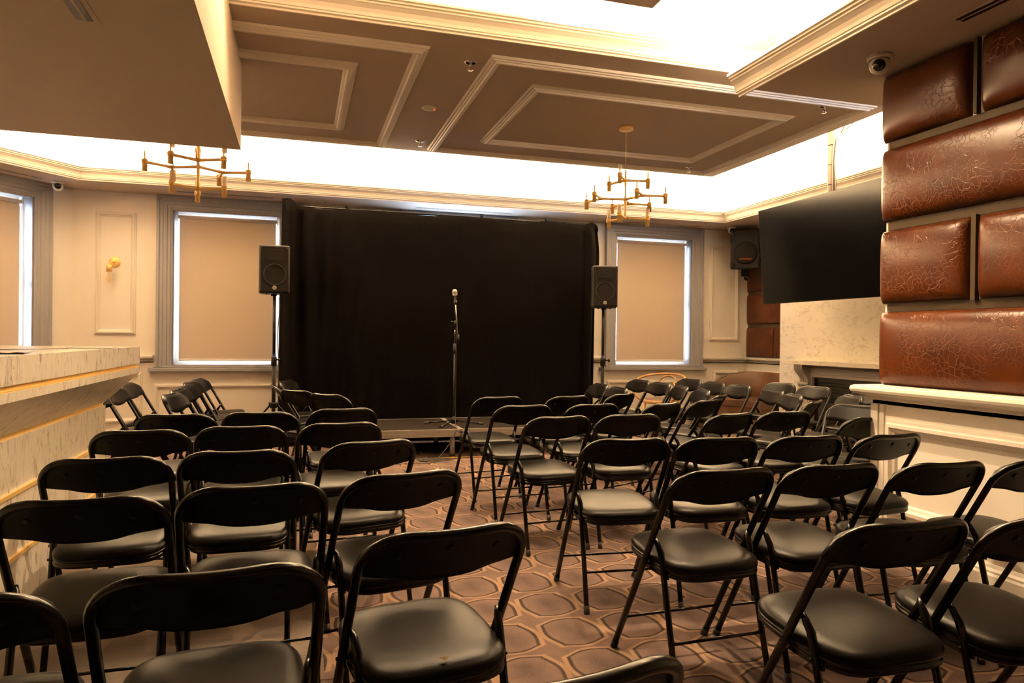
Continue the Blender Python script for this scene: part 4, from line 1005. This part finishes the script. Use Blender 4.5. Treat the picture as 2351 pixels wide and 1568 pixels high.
# ------------------------------------------------------------------ chandeliers
def chandelier(lab):
    t = empty('chandelier', (0, 0, 0))
    MB().lathe([(.0001, 3.02), (.06, 3.02), (.06, 2.992), (.052, 2.988), (.0001, 2.988)], n=28).build('canopy', M_brass, t)
    MB().tube([(0, 0, 2.988), (0, 0, 2.645)], .0022, 6).build('suspension_cable', M_brass, t)
    zA, zB, zC = 2.565, 2.405, 2.245
    MB().tube([(0,0,2.655), (0,0,2.62), (0,0,2.585), (0,0,2.555), (0,0,2.49), (0,0,2.44), (0,0,2.405), (0,0,2.37), (0,0,2.32), (0,0,2.27), (0,0,2.245)], .008, 10,
              rs=[.006, .007, .010, .012, .007, .008, .013, .012, .008, .010, .012]).build('stem', M_brass, t)
    def arm(a, b_):
        a = Vector(a); b_ = Vector(b_); m_ = a.lerp(b_, .5)
        MB().tube([a, a.lerp(b_, .15), m_, a.lerp(b_, .85), b_], .011, 6, rs=[.015, .012, .0105, .0115, .0115]).build('arm', M_brass, t)
    def cup(x, y, z):
        h = MB().lathe([(.0001, -.062), (.0175, -.062), (.0175, -.012), (.0215, -.010), (.0215, -.003), (.020, -.002), (.020, .003), (.0215, .004), (.0215, .014), (.016, .022), (.0001, .022)], (x, y, z), n=16).build('lamp_holder', M_brass, t)
        MB().lathe([(.0165, .015), (.0175, .05), (.0175, .088), (.015, .092), (.0001, .092)], (x, y, z), n=16).build('glass_tube', M_frost, h)
        MB().lathe([(.004, .02), (.006, .05), (.004, .078), (.0001, .080)], (x, y, z), n=8).build('bulb', simple('bulb_core', (.85, .62, .34), .4) if 'bulb_core' not in bpy.data.materials else bpy.data.materials['bulb_core'], h)
    off = math.radians(-25.8)      # tiers turned to face along the room
    def pt(ang, r_, z, base_=(0, 0)):
        a = math.radians(ang)+off
        return (base_[0]+r_*math.cos(a), base_[1]-0+r_*math.sin(a)*1.0, z)
    for z, ph in ((zA, 16), (zC, 16)):
        for k in range(3):
            p = pt(ph+120*k+0, .195, z); arm((0, 0, z), p); cup(*p)
    for ang in (-166, -46, 81):
        j = pt(ang, .205, zB); arm((0, 0, zB), j)
        for s_ in (-60, 60):
            p = pt(ang+s_, .19, zB, (j[0], j[1])); arm(j, p); cup(*p)
    tag(t, lab, 'chandelier', 'brass candle chandeliers'); return t
c1 = chandelier('brass branching chandelier hanging clear in front of the right window'); c1.location = (2.64, 5.46, 0)
c2 = chandelier('brass branching chandelier partly hidden by the bulkhead over the bar'); c2.location = (-.70, 5.50, .015)
c2.rotation_euler = (0, 0, math.radians(-12))

# ------------------------------------------------------------------ sconce
sc_ = empty('wall_sconce', (-1.955, YW, 2.006)); tag(sc_, 'brass wall sconce with a clear filament bulb in the tall moulding', 'wall lamp')
MB().lathe([(.0001, .0), (.055, 0.001), (.055, .014), (.050, .018), (.0001, .018)], ax=(0, -1, 0), n=28).build('backplate', M_brass, sc_)
MB().tube([(0, -.015, 0), (-.012, -.06, -.002), (-.028, -.095, -.02), (-.03, -.10, -.035)], .009, 10).build('arm', M_brass, sc_)
MB().lathe([(.0001, -.03), (.014, -.032), (.027, -.045), (.030, -.06), (.030, -.115), (.0001, -.115)], (-.03, -.10, 0), n=20).build('socket', M_brass, sc_)
bl = MB().lathe([(.013, -.115), (.014, -.135), (.026, -.165), (.034, -.195), (.032, -.215), (.020, -.232), (.0001, -.238)], (-.03, -.10, 0), n=20).build('bulb', M_bulb, sc_)
fl = []
for k in range(9): fl.append((-.03+.012*math.cos(k*2.3), -.10+.012*math.sin(k*2.3), -.135-.075*(k % 2)))
MB().tube(fl, .0012, 5).build('filament', M_brass, bl)

# ------------------------------------------------------------------ dome cameras
def dome_cam(x, y, z, tx, ty, lab, s=1.0):
    t = empty('security_camera', (x, y, z)); t.scale = (s, s, s)
    MB().lathe([(.0001, 0), (.062, 0), (.062, -.016), (.056, -.022), (.05, -.022)], n=28).build('mount', M_white, t)
    d = Vector((tx-x, ty-y, -1.2)).normalized()
    MB().lathe([(.050*math.sin(PI*k/14)+.0001, -.050*math.cos(PI*k/14)) for k in range(0, 12)], (0, 0, -.045), d, 24).build('housing', M_white, t)
    MB().lathe([(.031, .034), (.031, .044), (.024, .052), (.0001, .056)], (0, 0, -.045), d, 20).build('lens', M_dark, t)
    tag(t, lab, 'security camera', 'white dome cameras on the ceiling')
dome_cam(-2.40, 8.36, ZS, 0, 0, 'white dome camera beside the corner window frame')
dome_cam(5.70, 8.45, ZS, 3, 2, 'white dome camera above the tall moulding beside the right window')
dome_cam(3.02, 3.12, ZS, 0.5, 0.8, 'large white dome camera at the top of the leather pads', 1.05)

# ------------------------------------------------------------------ wall loudspeaker in the alcove
ws = empty('wall_loudspeaker', (5.86, 8.36, 2.20)); ws.rotation_euler = (math.radians(4), 0, math.radians(-38)); tag(ws, 'black wall loudspeaker with round grille beside the television', 'loudspeaker')
P = [(-.19, -.14), (.19, -.14), (.17, .06), (.09, .16), (-.09, .16), (-.17, .06)]
MB().prism(P, lambda u, v, q: (u, v, q), 0, .54).build('cabinet', M_blackp, ws, bevel=.02, seg=3)
MB().lathe([(.145, 0), (.150, .012), (.140, .020), (.0001, .022)], (0.01, -.140, .215), (0, -1, 0), 36).build('woofer_grille', M_grille, ws)
MB().add([(-.13, -.142, .36), (.14, -.142, .36), (.14, -.142, .51), (-.13, -.142, .51), (-.09, -.115, .39), (.10, -.115, .39), (.10, -.115, .48), (-.09, -.115, .48)], [(4,5,6,7), (0,1,5,4), (1,2,6,5), (2,3,7,6), (3,0,4,7)]).build('horn', M_blackp, ws)
for k in range(3): MB().box(-.172+.018*k, -.1435, .03, -.162+.018*k, -.139, .09-.012*k).build('port', M_dark, ws)
MB().box(-.176, -.1435, .36, -.158, -.139, .50).build('side_port', M_dark, ws)
MB().box(-.05, -.02, -.10, .05, .08, -.005).tube([(0, .03, -.12), (0, .22, -.14)], .02, 10).build('bracket', M_black, ws)
tx = bpy.data.curves.new('brand_text', 'FONT'); tx.body = 'WHARFEDALE'; tx.size = .024; tx.align_x = 'CENTER'; tx.extrude = .0008
tmp_ = bpy.data.objects.new('brand_text_curve', tx); C.objects.link(tmp_); bpy.context.view_layer.update()
tme = bpy.data.meshes.new_from_object(tmp_.evaluated_get(bpy.context.evaluated_depsgraph_get())); bpy.data.objects.remove(tmp_)
to = bpy.data.objects.new('brand_text', tme); C.objects.link(to); to.parent = ws; to.location = (0.01, -.1635, .125); to.rotation_euler = (PI/2, 0, 0); tme.materials.clear(); tme.materials.append(M_orange)

# ------------------------------------------------------------------ ceiling fittings
def sprinkler(x, y, lab):
    t = empty('sprinkler', (x, y, 3.02))
    MB().lathe([(.0001, 0), (.042, 0), (.042, -.004), (.028, -.008), (.014, -.010), (.0001, -.010)], n=24).build('escutcheon', M_chrome, t)
    MB().tube([(0, 0, -.008), (0, 0, -.03)], .009, 10).tube([(.011, 0, -.028), (.011, 0, -.05)], .0025, 6).tube([(-.011, 0, -.028), (-.011, 0, -.05)], .0025, 6).build('body', M_chrome, t)
    MB().tube([(0, 0, -.03), (0, 0, -.05)], .003, 6).build('glass_bulb', M_red, t)
    MB().lathe([(.0001, -.050), (.018, -.050), (.018, -.053), (.0001, -.053)], n=16).build('deflector', M_chrome, t)
    tag(t, lab, 'sprinkler', 'fire sprinklers on the floating ceiling panel')
sprinkler(1.06, 4.515, 'fire sprinkler between the near corners of the two moulded ceiling frames')
sprinkler(1.05, 6.46, 'fire sprinkler between the far corners of the two moulded ceiling frames')
sprinkler(3.87, 6.51, 'fire sprinkler between the mouldings above the right chandelier')
sprinkler(3.83, 4.49, 'fire sprinkler nearest the leather pads on the ceiling panel')
sd = empty('smoke_detector', (.965, 5.50, 3.02)); tag(sd, 'round white smoke detector with a red light on the ceiling panel', 'smoke detector')
MB().lathe([(.0001, 0), (.066, 0), (.064, -.008), (.05, -.016), (.0001, -.018)], n=32).build('housing', M_white, sd)
MB().lathe([(.028, -.017), (.028, -.022), (.020, -.026), (.0001, -.026)], n=24).build('sensor_cap', M_white, sd)
MB().lathe([(.005, -.017), (.004, -.022), (.0001, -.023)], (.038, -.01, 0), n=8).build('indicator', M_redled, sd)
def vent(pts_fn, n_slots, L_, w_, loc, rz, lab):
    t = empty('ceiling_vent', loc, rz); gap = .036
    fw_ = gap*n_slots+.03
    MB().box(-L_/2-.02, -fw_/2, -.003, L_/2+.02, fw_/2, -.0002).build('flange', M_ceil, t)
    for k in range(n_slots):
        y = (k-(n_slots-1)/2)*gap
        MB().box(-L_/2, y-.011, -.0045, L_/2, y+.011, -.0028).build('slot', M_fire, t)
    tag(t, lab, 'air vent', 'linear air vents in the ceilings'); return t
vent(None, 2, 1.0, 0, (-.815, 2.65, 2.45), PI/2, 'two slot linear air vent in the bulkhead over the bar')
vent(None, 2, 1.2, 0, (3.04, 2.05, ZS), PI/2, 'two slot linear air vent beside the top leather pads')
vent(None, 1, 1.0, 0, (-.79, 8.47, ZS), 0, 'single slot air vent above the window left of the curtain')
vent(None, 1, 1.1, 0, (4.70, 8.55, ZS), 0, 'single slot air vent above the window right of the curtain')
q = spl((1.0, -.22, 0)); vent(None, 1, 1.0, 0, (q.x, q.y, ZS), math.atan2(D_.y, D_.x), 'single slot air vent above the angled corner window')
vent(None, 1, 1.2, 0, (1.95, 8.5, ZS), 0, 'single slot air vent above the curtain')
for (x, y, lab) in ((1.55, 3.95, 'middle recessed lamp in the tray ceiling'), (.15, 3.75, 'recessed lamp in the tray ceiling next to the bulkhead'), (.2, 3.35, 'second lamp beside the bulkhead, counted from the cornice, added as pier fill'), (.2, 2.75, 'third lamp beside the bulkhead, counted from the cornice, added as pier fill'), (2.35, 3.9, 'recessed lamp in the tray ceiling next to the low strip')):  # second and third by the bulkhead are added fittings for the pier fill
    t = empty('downlight', (x, y, ZT))
    MB().lathe([(.035, -.002), (.05, -.002), (.05, -.008), (.035, -.008)], n=24).build('rim', M_white, t)
    MB().lathe([(.0001, -.003), (.035, -.003)], n=24).build('lamp_face', M_lamp, t)
    tag(t, lab, 'downlight', 'recessed lamps in the tray ceiling')
